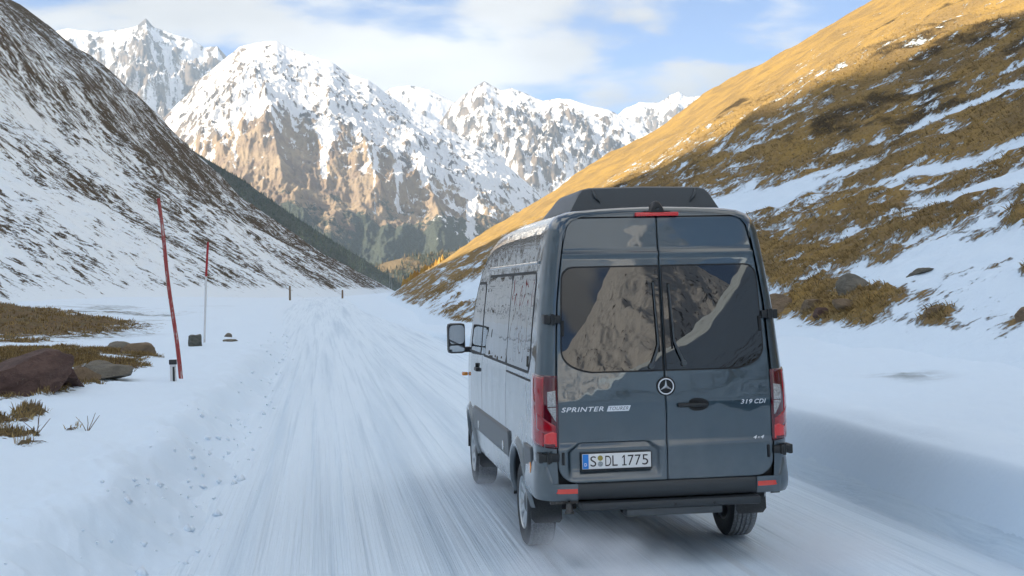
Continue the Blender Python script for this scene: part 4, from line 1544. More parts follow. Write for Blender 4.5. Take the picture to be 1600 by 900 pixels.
def make_wheel(sx, y):
    w = bpy.data.objects.new('wheel', None)
    link(w, van)
    w.location = (sx * 0.845, y, TR)
    o = sx
    hw = 0.108
    grooves = [(-0.066, 0), (-0.028, 0), (0.010, 0), (0.048, 0)]
    tp = [(-hw + 0.004, 0.215), (-hw - 0.006, 0.25), (-hw - 0.010, 0.29), (-hw - 0.004, 0.325), (-hw + 0.014, 0.348)]
    tread = [(-hw + 0.014, 0.348), (-0.080, 0.3535)]
    for gx, _ in grooves:
        tread += [(gx - 0.0062, 0.355), (gx - 0.0050, 0.345), (gx + 0.0050, 0.345), (gx + 0.0062, 0.355)]
    tread += [(0.080, 0.3535), (hw - 0.014, 0.348)]
    tp2 = [(hw - 0.014, 0.348), (hw + 0.004, 0.325), (hw + 0.010, 0.29), (hw + 0.006, 0.25), (hw - 0.004, 0.215)]
    ty = MB()
    ty.lathe_x(tp + tp2[:0], n=56)
    ty.lathe_x(tp2, n=56)
    ty.build('tyre', P_tyre, w, smooth=True)
    td = MB()
    # tread blocks: every other segment slightly lower to break the ribs
    td.lathe_x(tread, n=112)
    tdo = td.build('tread', P_tread, w, smooth=False)
    rim = MB()
    rim.lathe_x([(o * (hw - 0.010), 0.222), (o * (hw + 0.004), 0.216), (o * (hw - 0.006), 0.205), (o * 0.02, 0.196), (o * -0.09, 0.20), (o * -0.10, 0.218)], n=48)
    for k in range(10):
        a = 2 * math.pi * k / 10 + 0.2
        ca, sa = math.cos(a), math.sin(a)

        def sp(r_, t_, x_):
            return (o * x_, r_ * ca - t_ * sa, r_ * sa + t_ * ca)
        vs = [sp(0.05, -0.030, 0.078), sp(0.05, 0.030, 0.078), sp(0.205, 0.028, 0.098), sp(0.205, -0.028, 0.098), sp(0.05, -0.036, 0.045), sp(0.05, 0.036, 0.045), sp(0.205, 0.034, 0.06), sp(0.205, -0.034, 0.06)]
        rim.add(vs, [(0, 1, 2, 3), (0, 4, 5, 1), (1, 5, 6, 2), (2, 6, 7, 3), (3, 7, 4, 0), (4, 7, 6, 5)])
    rim.build('rim', P_alloy, w, auto=35)
    hub = MB()
    hub.lathe_x([(o * 0.04, 0.085), (o * 0.085, 0.080), (o * 0.094, 0.055), (o * 0.096, 0.0)], n=32)
    hub.build('hub_cap', P_grey, w, auto=35)
    br = MB()
    br.lathe_x([(o * 0.0, 0.18), (o * 0.0, 0.05), (o * -0.03, 0.05), (o * -0.03, 0.18), (o * 0.0, 0.18)], n=32)
    br.build('brake_disc', P_metal, w, auto=35)
    return w


for y in (RW, FW):
    for sx in (-1, 1):
        make_wheel(sx, y)
for y in (RW, FW):
    ax = MB().lathe_x([(-0.78, 0.0), (-0.78, 0.05), (-0.16, 0.055), (-0.12, 0.13), (0.12, 0.13), (0.16, 0.055), (0.78, 0.05), (0.78, 0.0)], c=(0, y, TR), n=14)
    ax.build('axle', P_under, van, auto=40)

# door mirrors
for sx in (-1, 1):
    mi = bpy.data.objects.new('door_mirror', None)
    link(mi, van)
    h = MB().box(sx * 1.092 - 0.098, sx * 1.092 + 0.098, 4.98, 5.14, 1.415, 1.750, 0.04)
    h.build('housing', P_black, mi, auto=30)
    for z0, z1 in ((1.520, 1.730), (1.435, 1.505)):
        k = MB()
        n = 24
        pts = []
        for i in range(n):
            a = 2 * math.pi * i / n
            ex = 4.5
            pts.append((sx * 1.092 + 0.084 * np.sign(math.cos(a)) * abs(math.cos(a)) ** (2 / ex), (z0 + z1) / 2 + (z1 - z0) / 2 * np.sign(math.sin(a)) * abs(math.sin(a)) ** (2 / ex)))
        # glass turned a little outwards and upwards
        k.add([(x, 4.968 - 0.05 * (x - sx * 1.092) * sx - 0.03 * (z - z0), z) for x, z in pts], [tuple(range(n))])
        k.build('mirror_glass', P_mirror, mi)
    arm = MB().box(sx * 0.975 - 0.055, sx * 0.975 + 0.055, 5.01, 5.10, 1.425, 1.485, 0.015)
    arm.build('mirror_arm', P_black, mi, auto=35)

# windscreen and nose
rows = []
for y, z in ((4.40, 2.345), (4.50, 2.24), (4.68, 2.02), (4.85, 1.80), (5.0, 1.61), (5.10, 1.485)):
    w = float(full_w(z)) * 0.90 * float(nose_w(y))
    rows.append((np.linspace(-w, w, 11), y, z))
Xw = np.array([r_[0] for r_ in rows])
Yw = np.array([r_[1] + 0.02 - 0.10 * (r_[0] / 0.9) ** 2 for r_ in rows])
Zw = np.array([[r_[2] + 0.035] * 11 for r_ in rows])
grid_obj('windscreen', Xw, Yw + 0.03, Zw, P_side_glass, van)
MB().box(-0.52, 0.52, 5.66, 5.775, 0.78, 1.06, 0.03).build('grille', P_black, van, auto=35)
MB().box(-0.62, 0.62, 5.60, 5.79, 0.42, 0.70, 0.05).build('front_bumper', P_bumper, van, auto=35)
for sx in (-1, 1):
    MB().box(sx * 0.70 - 0.13, sx * 0.70 + 0.13, 5.44, 5.62, 0.92, 1.12, 0.05).build('headlight', P_clear, van, auto=35)

# roof unit
u_y = [0.50, 0.52, 0.58, 0.9, 1.6, 2.2, 2.6, 2.85]
rows = []
for y in u_y:
    k = float(interp(y, [(0.50, 0.93), (0.52, 0.99), (0.58, 1.0), (1.6, 1.0), (2.2, 0.92), (2.85, 0.55)]))
    hw_b, hw_t = 0.615 * float(interp(y, [(0.5, 1), (1.6, 1.02), (2.85, 0.86)])), 0.475 * float(interp(y, [(0.5, 1), (1.6, 1.0), (2.85, 0.72)]))
    zb, zt = 2.66, 2.735 + 0.178 * k
    sec = [(-hw_b, zb), (-hw_b, 2.715), (-hw_b + 0.02, 2.745), (-hw_t - 0.055, zt - 0.045), (-hw_t - 0.02, zt - 0.012), (-hw_t + 0.03, zt), (0, zt + 0.008), (hw_t - 0.03, zt), (hw_t + 0.02, zt - 0.012), (hw_t + 0.055, zt - 0.045), (hw_b - 0.02, 2.745), (hw_b, 2.715), (hw_b, zb)]
    yy = [y + (0.055 * (z - 2.70) / 0.2 if y < 0.6 else 0) for x, z in sec]
    rows.append(([p[0] for p in sec], yy, [p[1] for p in sec]))
ru = grid_obj('roof_unit', np.array([r_[0] for r_ in rows]), np.array([r_[1] for r_ in rows]), np.array([r_[2] for r_ in rows]), P_grey, van)
me = ru.data
bm = bmesh.new()
bm.from_mesh(me)
bm.verts.ensure_lookup_table()
m = len(rows[0][0])
bm.faces.new([bm.verts[i] for i in range(m)])
bm.faces.new([bm.verts[i] for i in range((len(rows) - 1) * m, len(rows) * m)])
bmesh.ops.recalc_face_normals(bm, faces=bm.faces)
for f in bm.faces:
    f.smooth = True
for e in bm.edges:
    if len(e.link_faces) == 2 and e.calc_face_angle(0) > R(40):
        e.smooth = False
bm.to_mesh(me)
bm.free()
# two pressed flutes on the rear face of the unit
for sx in (-1, 1):
    fl = MB()
    fl.tube([(sx * 0.42, 0.553, 2.895), (sx * 0.405, 0.528, 2.84), (sx * 0.365, 0.512, 2.79)], [0.006, 0.014, 0.005], 8)
    fl.build('flute', P_grey, ru, smooth=True)

# third brake light with camera
zt = 2.672
MB().box(-0.172, 0.168, 0.128, 0.19, zt - 0.014, zt + 0.017, 0.008).build('high_brake_light', P_brightred, van, auto=35)
cm = bpy.data.objects.new('reversing_camera', None)
link(cm, van)
c = MB()
vs, fs = [], []
for y, k in ((0.120, 0.75), (0.135, 0.95), (0.17, 1.0), (0.25, 0.95), (0.33, 0.55)):
    for x, z in ((-0.062, 0.0), (-0.050, 0.030), (-0.028, 0.072), (-0.012, 0.086), (0.012, 0.086), (0.028, 0.072), (0.050, 0.030), (0.062, 0.0)):
        vs.append((x * (0.6 + 0.4 * k) - 0.002, y, 2.690 + z * k))
for i in range(4):
    for k in range(7):
        fs.append((i * 8 + k, i * 8 + k + 1, (i + 1) * 8 + k + 1, (i + 1) * 8 + k))
fs += [tuple(range(8)), tuple(range(39, 31, -1))]
c.add(vs, fs)
c.build('housing', P_black, cm, auto=45)
MB().box(-0.105, 0.105, 0.145, 0.21, 2.687, 2.700, 0.004).build('base', P_black, cm, auto=40)
MB().tube([(-0.002, 0.122, 2.712), (-0.002, 0.116, 2.708)], 0.014, 14).build('lens', P_glass, cm, auto=40)

# ------------------------------------------------------------------ roadside things
def gz(x, y):
    return float(ground_z(x, y)[0])


def worn_paint(name, col, under, amount=0.5, scale=9):
    g = NT(name)
    n = g.noise(scale, g.mapping((1, 1, 0.10)), 8, 0.65)
    n2 = g.noise(scale * 4, g.mapping((1, 1, 0.25)), 5, 0.6)
    f = g.rng(g.math('ADD', n, g.math('MULTIPLY', g.math('SUBTRACT', n2, 0.5), 0.5)), amount - 0.05, amount + 0.05)
    return g.out(g.mix(f, col, under), 0.75, g.bump(n2, 0.4, 0.01))


M_pole_red = worn_paint('worn_red_paint', (0.33, 0.055, 0.05), (0.52, 0.45, 0.42), 0.60, 16)
M_red = worn_paint('red_paint', (0.36, 0.03, 0.035), (0.20, 0.03, 0.03), 0.6, 12)
M_white = worn_paint('white_paint', (0.66, 0.66, 0.66), (0.45, 0.42, 0.40), 0.62, 12)
M_black = simple('black_plastic_cap', (0.02, 0.022, 0.024), 0.5)
M_wood = worn_paint('weathered_wood', (0.24, 0.17, 0.10), (0.13, 0.10, 0.075), 0.5, 14)
M_steel = simple('galvanised_steel', (0.35, 0.37, 0.38), 0.5, 0.6)


def rock_mat(name, a, b, lichen, scale=3.0):
    g = NT(name)
    n1 = g.noise(scale, g.mapping((1, 1, 2.2), (0.4, 0.7, 0.2)), 9, 0.65, 0.6)
    n2 = g.noise(scale * 7, None, 8, 0.65)
    col = g.mix(g.rng(n1, 0.36, 0.64), a, b)
    col = g.mix(g.rng(n2, 0.60, 0.74), col, lichen)
    nb = g.bump(g.math('ADD', n1, g.math('MULTIPLY', n2, 0.5)), 0.9, 0.10)
    return g.out(col, 0.8, nb, 0.25)


M_rock_red = rock_mat('red_brown_rock', (0.085, 0.052, 0.045), (0.15, 0.095, 0.078), (0.20, 0.18, 0.15))
M_rock_grey = rock_mat('grey_rock', (0.14, 0.13, 0.105), (0.21, 0.19, 0.15), (0.26, 0.25, 0.18))
M_rock_tan = rock_mat('tan_rock', (0.17, 0.125, 0.08), (0.24, 0.175, 0.11), (0.12, 0.10, 0.07))


def make_rock(label, cx, cy, z, sx, sy, sz, seed, mat, rz=0.0, sub=4, tilt=(0, 0), group=None):
    rnd = random.Random(seed)
    bm = bmesh.new()
    bmesh.ops.create_icosphere(bm, subdivisions=sub, radius=1.0)
    planes = []
    for _ in range(13):
        v = Vector((rnd.gauss(0, 1), rnd.gauss(0, 1), rnd.gauss(0, 0.9))).normalized()
        planes.append((v, rnd.uniform(0.62, 0.95)))
    co = []
    for v in bm.verts:
        d = v.co.normalized()
        r_ = 1.05
        for n, h in planes:
            k = n.dot(d)
            if k > 0.05:
                r_ = min(r_, h / k)
        co.append((d * r_)[:])
    co = np.array(co)
    n = fbm(co[:, 0] * 2.3 + seed, co[:, 1] * 2.3 + co[:, 2] * 1.7, 5, seed)
    co = co * (1 + 0.055 * n)[:, None]
    co = co * np.array([sx, sy, sz])
    m = Matrix.Rotation(rz, 3, 'Z') @ Matrix.Rotation(tilt[0], 3, 'X') @ Matrix.Rotation(tilt[1], 3, 'Y')
    co = co @ np.array(m).T
    for v, c in zip(bm.verts, co):
        v.co = c
    me = bpy.data.meshes.new('rock')
    bm.to_mesh(me)
    bm.free()
    o = bpy.data.objects.new('rock', me)
    me.materials.append(mat)
    link(o)
    o.location = (cx, cy, z)
    sharp_by_angle(o, 24)
    tag(o, label, 'rock', group)
    return o


# snow poles
sp = bpy.data.objects.new('snow_pole', None)
link(sp)
p0 = Vector((-5.29, 16.94, gz(-5.29, 16.94)))
sp.location = p0
top = Vector((-5.649, 16.99, 4.013)) - p0
m_ = MB()
pts = [(-top * 0.08)] + [top * t + Vector((0.012 * math.sin(t * 9), 0, 0)) for t in np.linspace(0, 1, 12)]
m_.tube(pts, [0.043] + list(np.linspace(0.042, 0.034, 12)), 10)
m_.build('shaft', M_pole_red, sp, auto=40)
MB().tube([top * 0.985 + Vector((0.025, 0, 0)), top * 1.02 + Vector((0.035, 0, 0))], [0.014, 0.006], 6).build('splinter', M_wood, sp)
tag(sp, 'tall leaning snow pole with worn red paint at the left road edge', 'snow pole', 'snow poles along the road')

sp = bpy.data.objects.new('snow_pole', None)
link(sp)
p0 = Vector((-6.72, 39.57, gz(-6.72, 39.57)))
sp.location = p0
top = Vector((-6.51, 39.54, 4.003)) - p0
mid = Vector((-6.606, 39.555, 2.774)) - p0
MB().tube([-mid * 0.1, mid * 0.5, mid], [0.040, 0.040, 0.039], 10).build('white_shaft', M_white, sp, auto=40)
MB().tube([mid, (mid + top) / 2, top], [0.041, 0.041, 0.040], 10).build('red_shaft', M_red, sp, auto=40)
tag(sp, 'farther snow pole, red upper half and white lower half, beside a stone block', 'snow pole', 'snow poles along the road')

# delineator post half buried in the snow
dp = bpy.data.objects.new('delineator_post', None)
link(dp)
dz = gz(-5.31, 15.76)
dp.location = (-5.31, 15.76, dz)
hgt = 0.40
MB().box(-0.055, 0.055, -0.04, 0.04, -0.5, hgt - 0.085, 0.012).build('post', M_white, dp, auto=40)
MB().box(-0.068, 0.068, -0.048, 0.048, hgt - 0.09, hgt, 0.010).build('cap', M_black, dp, auto=40)
MB().box(-0.005, 0.032, -0.047, -0.039, -0.02, hgt - 0.13, 0.003).build('reflector_strip', M_black, dp, auto=40)
tag(dp, 'short white delineator post with black cap half buried beside the leaning pole', 'road marker')

# stone block
bx, by = -6.61, 34.84
bz = gz(bx, by)
bm = bmesh.new()
bmesh.ops.create_cube(bm, size=1.0)
bmesh.ops.subdivide_edges(bm, edges=bm.edges[:], cuts=7, use_grid_fill=True)
for v in bm.verts:
    c = v.co.copy()
    k = 1 + 0.05 * math.sin(c.x * 9 + c.z * 7) + 0.04 * math.sin(c.y * 11 + 2)
    rr = max(abs(c.x), abs(c.y), abs(c.z))
    c = c * (1 - 0.10 * max(0, (c.length - 0.62)) / 0.25) * k
    v.co = Vector((c.x * 0.38, c.y * 0.32, c.z * 0.52 + 0.05))
me = bpy.data.meshes.new('stone_block')
bm.to_mesh(me)
bm.free()
o = bpy.data.objects.new('stone_block', me)
me.materials.append(rock_mat('block_stone', (0.10, 0.105, 0.09), (0.17, 0.17, 0.145), (0.24, 0.23, 0.17), 6))
link(o)
o.location = (bx, by, bz + 0.06)
o.rotation_euler = (0.03, -0.06, 0.3)
sharp_by_angle(o, 40)
tag(o, 'squat grey stone block standing in the snow beside the farther pole', 'stone block')

# dark stones by the road edge
make_rock('small dark stone lying in the snow right of the stone block, the nearer of two', -5.98, 42.3, gz(-5.98, 42.3), 0.36, 0.22, 0.11, 5, M_rock_grey, 0.3, 3, group='stones at the road edge')
make_rock('small dark stone in the snow right of the far pole, the farther of two', -6.52, 49.3, gz(-6.52, 49.3), 0.22, 0.18, 0.20, 6, M_rock_grey, 1.0, 3, group='stones at the road edge')

# far wooden posts and mast
for lab, x, y, h in (('weathered wooden post far off left of the road, at the foot of the hill', -6.4, 162.4, 1.75), ('tiny wooden post far off where the road meets the hill foot', 0.38, 180.0, 1.15)):
    z = gz(x, y)
    wp = bpy.data.objects.new('marker_post', None)
    link(wp)
    wp.location = (x, y, z)
    MB().tube([(0, 0, -0.3), (0.02, 0, h * 0.5), (0.03, 0, h)], [0.14, 0.13, 0.12], 10).build('shaft', M_wood, wp, auto=40)
    MB().tube([(0.03, 0, h - 0.02), (0.03, 0, h + 0.05)], [0.135, 0.05], 10).build('top', M_wood, wp, auto=40)
    tag(wp, lab, 'post', 'far wooden posts')

# rocks at the left
make_rock('large red brown boulder slab at the left edge of the picture', -7.65, 12.3, gz(-7.6, 12.2) + 0.02, 1.25, 0.85, 0.42, 18, M_rock_red, 0.75, 5, (0.05, -0.34))
make_rock('smaller dark red rock at the raised end of the large slab', -7.00, 13.9, gz(-7.0, 13.9) + 0.05, 0.42, 0.5, 0.30, 12, M_rock_red, 1.2, 4, (0.1, 0.25))
make_rock('flat grey green slab right of the large boulder', -6.55, 16.0, gz(-6.55, 16.0) + 0.04, 0.62, 0.5, 0.15, 13, M_rock_grey, 0.4, 4, (0.05, -0.1))
make_rock('tan rock tipping between the boulder and the grey slab', -6.72, 14.6, gz(-6.72, 14.6) + 0.06, 0.30, 0.3, 0.26, 14, M_rock_tan, 0.2, 4)
make_rock('small grey stone behind the grey slab', -6.95, 17.6, gz(-6.95, 17.6) + 0.07, 0.38, 0.35, 0.22, 15, M_rock_grey, 2.0, 4)
make_rock('brown stone on the snow beyond the left tussocks', -7.35, 27.0, gz(-7.35, 27.0) + 0.08, 0.50, 0.42, 0.26, 16, M_rock_tan, 0.8, 4)
make_rock('low brown stone at the back of the left tussocks', -8.45, 31.0, gz(-8.45, 31.0) + 0.03, 0.42, 0.4, 0.22, 17, M_rock_grey, 0.1, 4)


# rocks on the right slope
def hill_r(s, w):
    i = int(np.clip(np.searchsorted(s_r, s), 1, len(s_r) - 1))
    j = int(np.clip(np.searchsorted(w_r, w), 1, len(w_r) - 1))
    a = (s - s_r[i - 1]) / (s_r[i] - s_r[i - 1])
    b = (w - w_r[j - 1]) / (w_r[j] - w_r[j - 1])

    def L(A):
        return (A[i - 1, j - 1] * (1 - a) + A[i, j - 1] * a) * (1 - b) + (A[i - 1, j] * (1 - a) + A[i, j] * a) * b
    return L(XR), L(YR), L(ZR)


for s_, w_, lab, sx_, sy_, sz_, sd, mt in (
        (29.6, 1.55, 'pale grey pointed rock at the foot of the right slope', 0.46, 0.42, 0.36, 21, M_rock_grey),
        (28.4, 1.0, 'tan rounded rock below the pale pointed rock', 0.34, 0.3, 0.20, 22, M_rock_tan),
        (29.4, 0.75, 'reddish brown rock at the lowest edge of the right slope', 0.26, 0.24, 0.15, 23, M_rock_red),
        (31.0, 1.0, 'low brown rock lying left of the pale pointed rock', 0.42, 0.32, 0.16, 24, M_rock_tan),
        (27.8, 2.35, 'small grey green slab above the pale pointed rock', 0.34, 0.26, 0.09, 25, M_rock_grey),
        (23.6, 1.0, 'brown rock half buried in snow right of the slope foot', 0.26, 0.22, 0.13, 26, M_rock_tan),
        (20.4, 1.2, 'broad brown rock near the right edge of the picture', 0.28, 0.24, 0.13, 28, M_rock_tan),
        (33.5, 1.0, 'round brown rock just right of the van at the slope foot', 0.60, 0.48, 0.32, 29, M_rock_tan),
        (25.6, 3.9, 'dark stone on the snow patch near the right edge', 0.18, 0.16, 0.10, 30, M_rock_grey)):
    x, y, z = hill_r(s_, w_)
    make_rock(lab, x, y, z, sx_, sy_, sz_, sd, mt, sd * 0.7, 4, (0.1, -0.3))


# ------------------------------------------------------------------ grass
def tuft_mesh(name, P, Nrm_down, h0, h1, blades, seed, mat, spread=0.10, width=0.012):
    rng = np.random.default_rng(seed)
    n = len(P)
    P = np.repeat(P, blades, 0)
    m = len(P)
    ang = rng.uniform(0, 2 * np.pi, m)
    off = np.stack([np.cos(ang), np.sin(ang), 0 * ang], -1) * (rng.uniform(0, 1, m) * spread)[:, None]
    base = P + off
    base[:, 2] -= 0.02
    h = rng.uniform(h0, h1, m)
    lean = off / spread * rng.uniform(0.3, 1.1, m)[:, None] * h[:, None] * 0.8 + Nrm_down * (h * rng.uniform(0.2, 0.8, m))[:, None]
    tip = base + lean
    tip[:, 2] += h * rng.uniform(0.55, 1.0, m)
    side = np.stack([np.cos(ang * 3 + 1), np.sin(ang * 3 + 1), 0 * ang], -1) * width
    mid = base * 0.45 + tip * 0.55
    mid[:, 2] += h * 0.12
    co = np.stack([base - side, base + side, mid + side * 0.7, tip, mid - side * 0.7], 1).reshape(-1, 3)
    i = np.arange(m)[:, None] * 5
    tri = np.concatenate([i + np.array([[0, 1, 2]]), i + np.array([[0, 2, 4]]), i + np.array([[4, 2, 3]])], 0)
    tint = np.repeat(np.clip(np.repeat(rng.uniform(0, 1, n), blades) * 0.7 + rng.uniform(0, 0.3, m), 0, 1), 5)
    return soup_obj(name, co, tri, mat, attrs={'tint': tint})


g = NT('dry_grass')
t_ = g.attr('tint')
col = g.mix(g.rng(t_, 0.1, 0.9), (0.17, 0.12, 0.055), (0.42, 0.31, 0.14))
M_grass = g.out(col, 0.85, None, 0.1)

rng = np.random.default_rng(5)
ss = rng.uniform(0, 1, 90000)
S_ = 19 * (105 / 19) ** ss
W_ = 0.3 + 24 * rng.uniform(0, 1, 90000) ** 1.5
ii = np.clip(np.searchsorted(s_r, S_), 1, len(s_r) - 1)
jj = np.clip(np.searchsorted(w_r, W_), 1, len(w_r) - 1)
bb = br[ii, jj]
ok = (bb > 0.56) & (rng.uniform(0, 1, len(bb)) < 0.62)
a_ = ((S_ - s_r[ii - 1]) / (s_r[ii] - s_r[ii - 1]))[:, None]
b2_ = ((W_ - w_r[jj - 1]) / (w_r[jj] - w_r[jj - 1]))[:, None]
G3 = np.stack([XR, YR, ZR], -1)
PP = (G3[ii - 1, jj - 1] * (1 - a_) + G3[ii, jj - 1] * a_) * (1 - b2_) + (G3[ii - 1, jj] * (1 - a_) + G3[ii, jj] * a_) * b2_
PP = PP[ok][:30000]
down = np.array([-0.75, 0.0, -0.45])
o = tuft_mesh('grass', PP, down, 0.06, 0.20, 5, 9, M_grass, 0.09, 0.011)
tag(o, 'dry straw coloured grass on the bare patches of the right slope', 'grass', kind='stuff')
xs = rng.uniform(-12, -5.2, 70000)
ysr = rng.uniform(3, 34, 70000)
bg = bare_ground(xs, ysr)
ok = (bg > 0.5) & (rng.uniform(0, 1, len(bg)) < 0.75)
xs, ysr = xs[ok][:9000], ysr[ok][:9000]
PP = np.stack([xs, ysr, ground_z(xs, ysr)], -1)
o = tuft_mesh('grass', PP, np.array([0.2, -0.3, -0.2]), 0.04, 0.15, 5, 10, M_grass, 0.07, 0.008)
tag(o, 'dry brown grass tussocks round the rocks at the left', 'grass', kind='stuff')

xs = rng.uniform(-40, -11, 60000)
ysr = rng.uniform(36, 110, 60000)
bg = bare_ground(xs, ysr)
ok = (bg > 0.52) & (rng.uniform(0, 1, len(bg)) < 0.8)
xs, ysr = xs[ok][:5000], ysr[ok][:5000]
PP = np.stack([xs, ysr, ground_z(xs, ysr)], -1)
o = tuft_mesh('grass', PP, np.array([0.2, -0.3, -0.2]), 0.08, 0.24, 4, 14, M_grass, 0.16, 0.022)
tag(o, 'dry grass on the low brown mound beyond the left rocks', 'grass', kind='stuff')

# crumbs of snow thrown to the road edges
rng = np.random.default_rng(77)
n = 420
yy = CAM[1] + np.exp(rng.uniform(np.log(6), np.log(70), n))
left = rng.uniform(0, 1, n) < 2.0
xx = np.where(left, ROAD_L - 0.2 + rng.normal(0, 0.34, n), ROAD_R + 0.15 + rng.normal(0, 0.35, n)) + road_c(yy)
rr = np.clip(rng.lognormal(-4.2, 0.75, n), 0.006, 0.05)
zz_ = ground_z(xx, yy)
base = np.array([(1, 0, 0), (-1, 0, 0), (0, 1, 0), (0, -1, 0), (0, 0, 1), (0, 0, -1)], float)
tri6 = np.array([(0, 2, 4), (2, 1, 4), (1, 3, 4), (3, 0, 4), (2, 0, 5), (1, 2, 5), (3, 1, 5), (0, 3, 5)])
V = base[None] * (rr[:, None] * rng.uniform(0.7, 1.3, (n, 6)))[..., None] + rng.normal(0, 0.18, (n, 6, 3)) * rr[:, None, None]
V = V + np.stack([xx, yy, zz_ + rr * 0.25], -1)[:, None]
T = (np.arange(n)[:, None, None] * 6 + tri6[None]).reshape(-1, 3)
o = soup_obj('snow_crumbs', V.reshape(-1, 3), T, simple('snow_crumb', (0.78, 0.88, 0.96), 0.8), smooth=True)
tag(o, 'loose crumbs of snow along the road edges', 'snow', kind='stuff')

# a few dry stalks
for lab, x, y, sd in (('forked dry stalk poking out of the snow at the lower left', -5.45, 7.2, 1), ('dry stalk standing alone right of the grass tussocks', -6.6, 20.0, 2), ('thin upright dry stalk beside the lowest grass tuft', -5.95, 6.7, 3)):
    rnd = random.Random(sd)
    m_ = MB()
    z = gz(x, y)
    for k in range(4):
        a, l = rnd.uniform(0, 6.28), rnd.uniform(0.12, 0.26)
        d = Vector((math.cos(a) * 0.6, math.sin(a) * 0.3, rnd.uniform(0.5, 1.0))).normalized()
        m_.tube([(0, 0, -0.03), d * l * 0.5 + Vector((0.01, 0, 0)), d * l], [0.006, 0.005, 0.003], 5)
    o = m_.build('dry_stalk', M_wood)
    o.location = (x, y, z)
    tag(o, lab, 'plant')


# ------------------------------------------------------------------ far woods
def wood(name, label, P, h0, h1, mat, seed, seg=5, slim=0.22):
    rng = np.random.default_rng(seed)
    n = len(P)
    h = rng.uniform(h0, h1, n)
    r_ = h * rng.uniform(slim * 0.7, slim * 1.2, n)
    rot = rng.uniform(0, 6.28, n)
    lay = [(0.06, 1.0), (0.40, 0.78), (0.38, 0.55)]
    vs = []
    for zf, rf in ((0.08, 1.0), (0.55, 0.55)):
        for k in range(seg):
            a = rot + 2 * np.pi * k / seg
            q = r_ * rf * rng.uniform(0.7, 1.25, n)
            vs.append(np.stack([P[:, 0] + q * np.cos(a), P[:, 1] + q * np.sin(a), P[:, 2] + h * zf * rng.uniform(0.8, 1.2, n)], -1))
    vs.append(np.stack([P[:, 0], P[:, 1], P[:, 2] + h], -1))
    V = np.stack(vs, 1)
    m = V.shape[1]
    tr = []
    for k in range(seg):
        j = (k + 1) % seg
        tr += [(k, j, seg + k), (j, seg + j, seg + k), (seg + k, seg + j, 2 * seg)]
    tr = np.array(tr)
    T = (np.arange(n)[:, None, None] * m + tr[None]).reshape(-1, 3)
    tint = np.repeat(rng.uniform(0, 1, n), m)
    o = soup_obj(name, V.reshape(-1, 3), T, mat, attrs={'tint': tint})
    return tag(o, label, 'trees', kind='stuff')


g = NT('conifer_green')
M_conifer = g.out(g.mix(g.attr('tint'), (0.024, 0.044, 0.030), (0.050, 0.066, 0.040)), 0.9, None, 0.1)
g = NT('larch_gold')
M_larch = g.out(g.mix(g.attr('tint'), (0.30, 0.17, 0.04), (0.50, 0.33, 0.09)), 0.9, None, 0.1)
g = NT('mixed_wood')
M_mixed = g.out(g.mix(g.rng(g.attr('tint'), 0.4, 0.9), (0.045, 0.058, 0.038), (0.18, 0.14, 0.08)), 0.9, None, 0.1)


def scatter(mt, n, seed, lo=0.45, rows=(0.1, 1.0), zmin=-200):
    XX, YY, ZZ, FF = mt
    rng = np.random.default_rng(seed)
    h, w = XX.shape
    i = rng.integers(int(h * rows[0]), int(h * rows[1]) - 1, n)
    j = rng.integers(0, w - 1, n)
    a, b = rng.uniform(0, 1, n), rng.uniform(0, 1, n)

    def L(A):
        return (A[i, j] * (1 - a) + A[i + 1, j] * a) * (1 - b) + (A[i, j + 1] * (1 - a) + A[i + 1, j + 1] * a) * b
    f = L(FF)
    z = L(ZZ)
    keep = (f + rng.normal(0, 0.10, n) > lo) & (z > zmin)
    return np.stack([L(XX), L(YY), z], -1)[keep]


wood('conifer_wood', 'dark conifer wood on the shaded slope at the left of the valley', scatter(MT_E, 22000, 3, -9, (0.12, 0.9), -150), 3.5, 6.5, M_conifer, 31)
wood('valley_wood', 'mixed brown and green wood on the low hill in the valley', scatter(MT_F, 9000, 4, 0.35, (0.12, 0.9), -150), 6, 11, M_mixed, 32)
# sunlit larches along the foot of the right side
rng = np.random.default_rng(12)
n = 380
S_ = rng.uniform(560, 1150, n)
W_ = rng.uniform(1, 22, n) * (S_ / 700)
PP = np.array([hill_r(a, b) for a, b in zip(S_, W_)])
wood('larch_wood', 'golden larches in the sun along the foot of the right slope', PP, 2.5, 5.5, M_larch, 34, seg=7, slim=0.36)

# lattice mast in the notch of the valley
mx, my = 38.0, 792.0
mz = -14.0
ms = bpy.data.objects.new('lattice_mast', None)
link(ms)
ms.location = (mx, my, mz)
top_z = 11.7 - mz
for k, leg in enumerate([(-1, -1), (-1, 1), (1, -1), (1, 1)]):
    MB().tube([(leg[0] * 1.5, leg[1] * 1.5, -1), (leg[0] * 0.35, leg[1] * 0.35, top_z)], 0.10, 5).build('leg', M_steel, ms)
br_ = MB()
prev = None
for k in range(9):
    t0, t1 = k / 9, (k + 1) / 9
    w0, w1 = 1.5 - 1.15 * t0, 1.5 - 1.15 * t1
    for f in ((1, 0), (-1, 0), (0, 1), (0, -1)):
        if f[0]:
            a, b = (f[0] * w0, -w0, t0 * top_z), (f[0] * w1, w1, t1 * top_z)
        else:
            a, b = (-w0, f[1] * w0, t0 * top_z), (w1, f[1] * w1, t1 * top_z)
        br_.tube([a, b], 0.06, 4)
o = br_.build('bracing', M_steel, ms)
tag(o, kind='stuff')
tag(ms, 'thin grey lattice mast standing in the notch of the valley', 'mast')

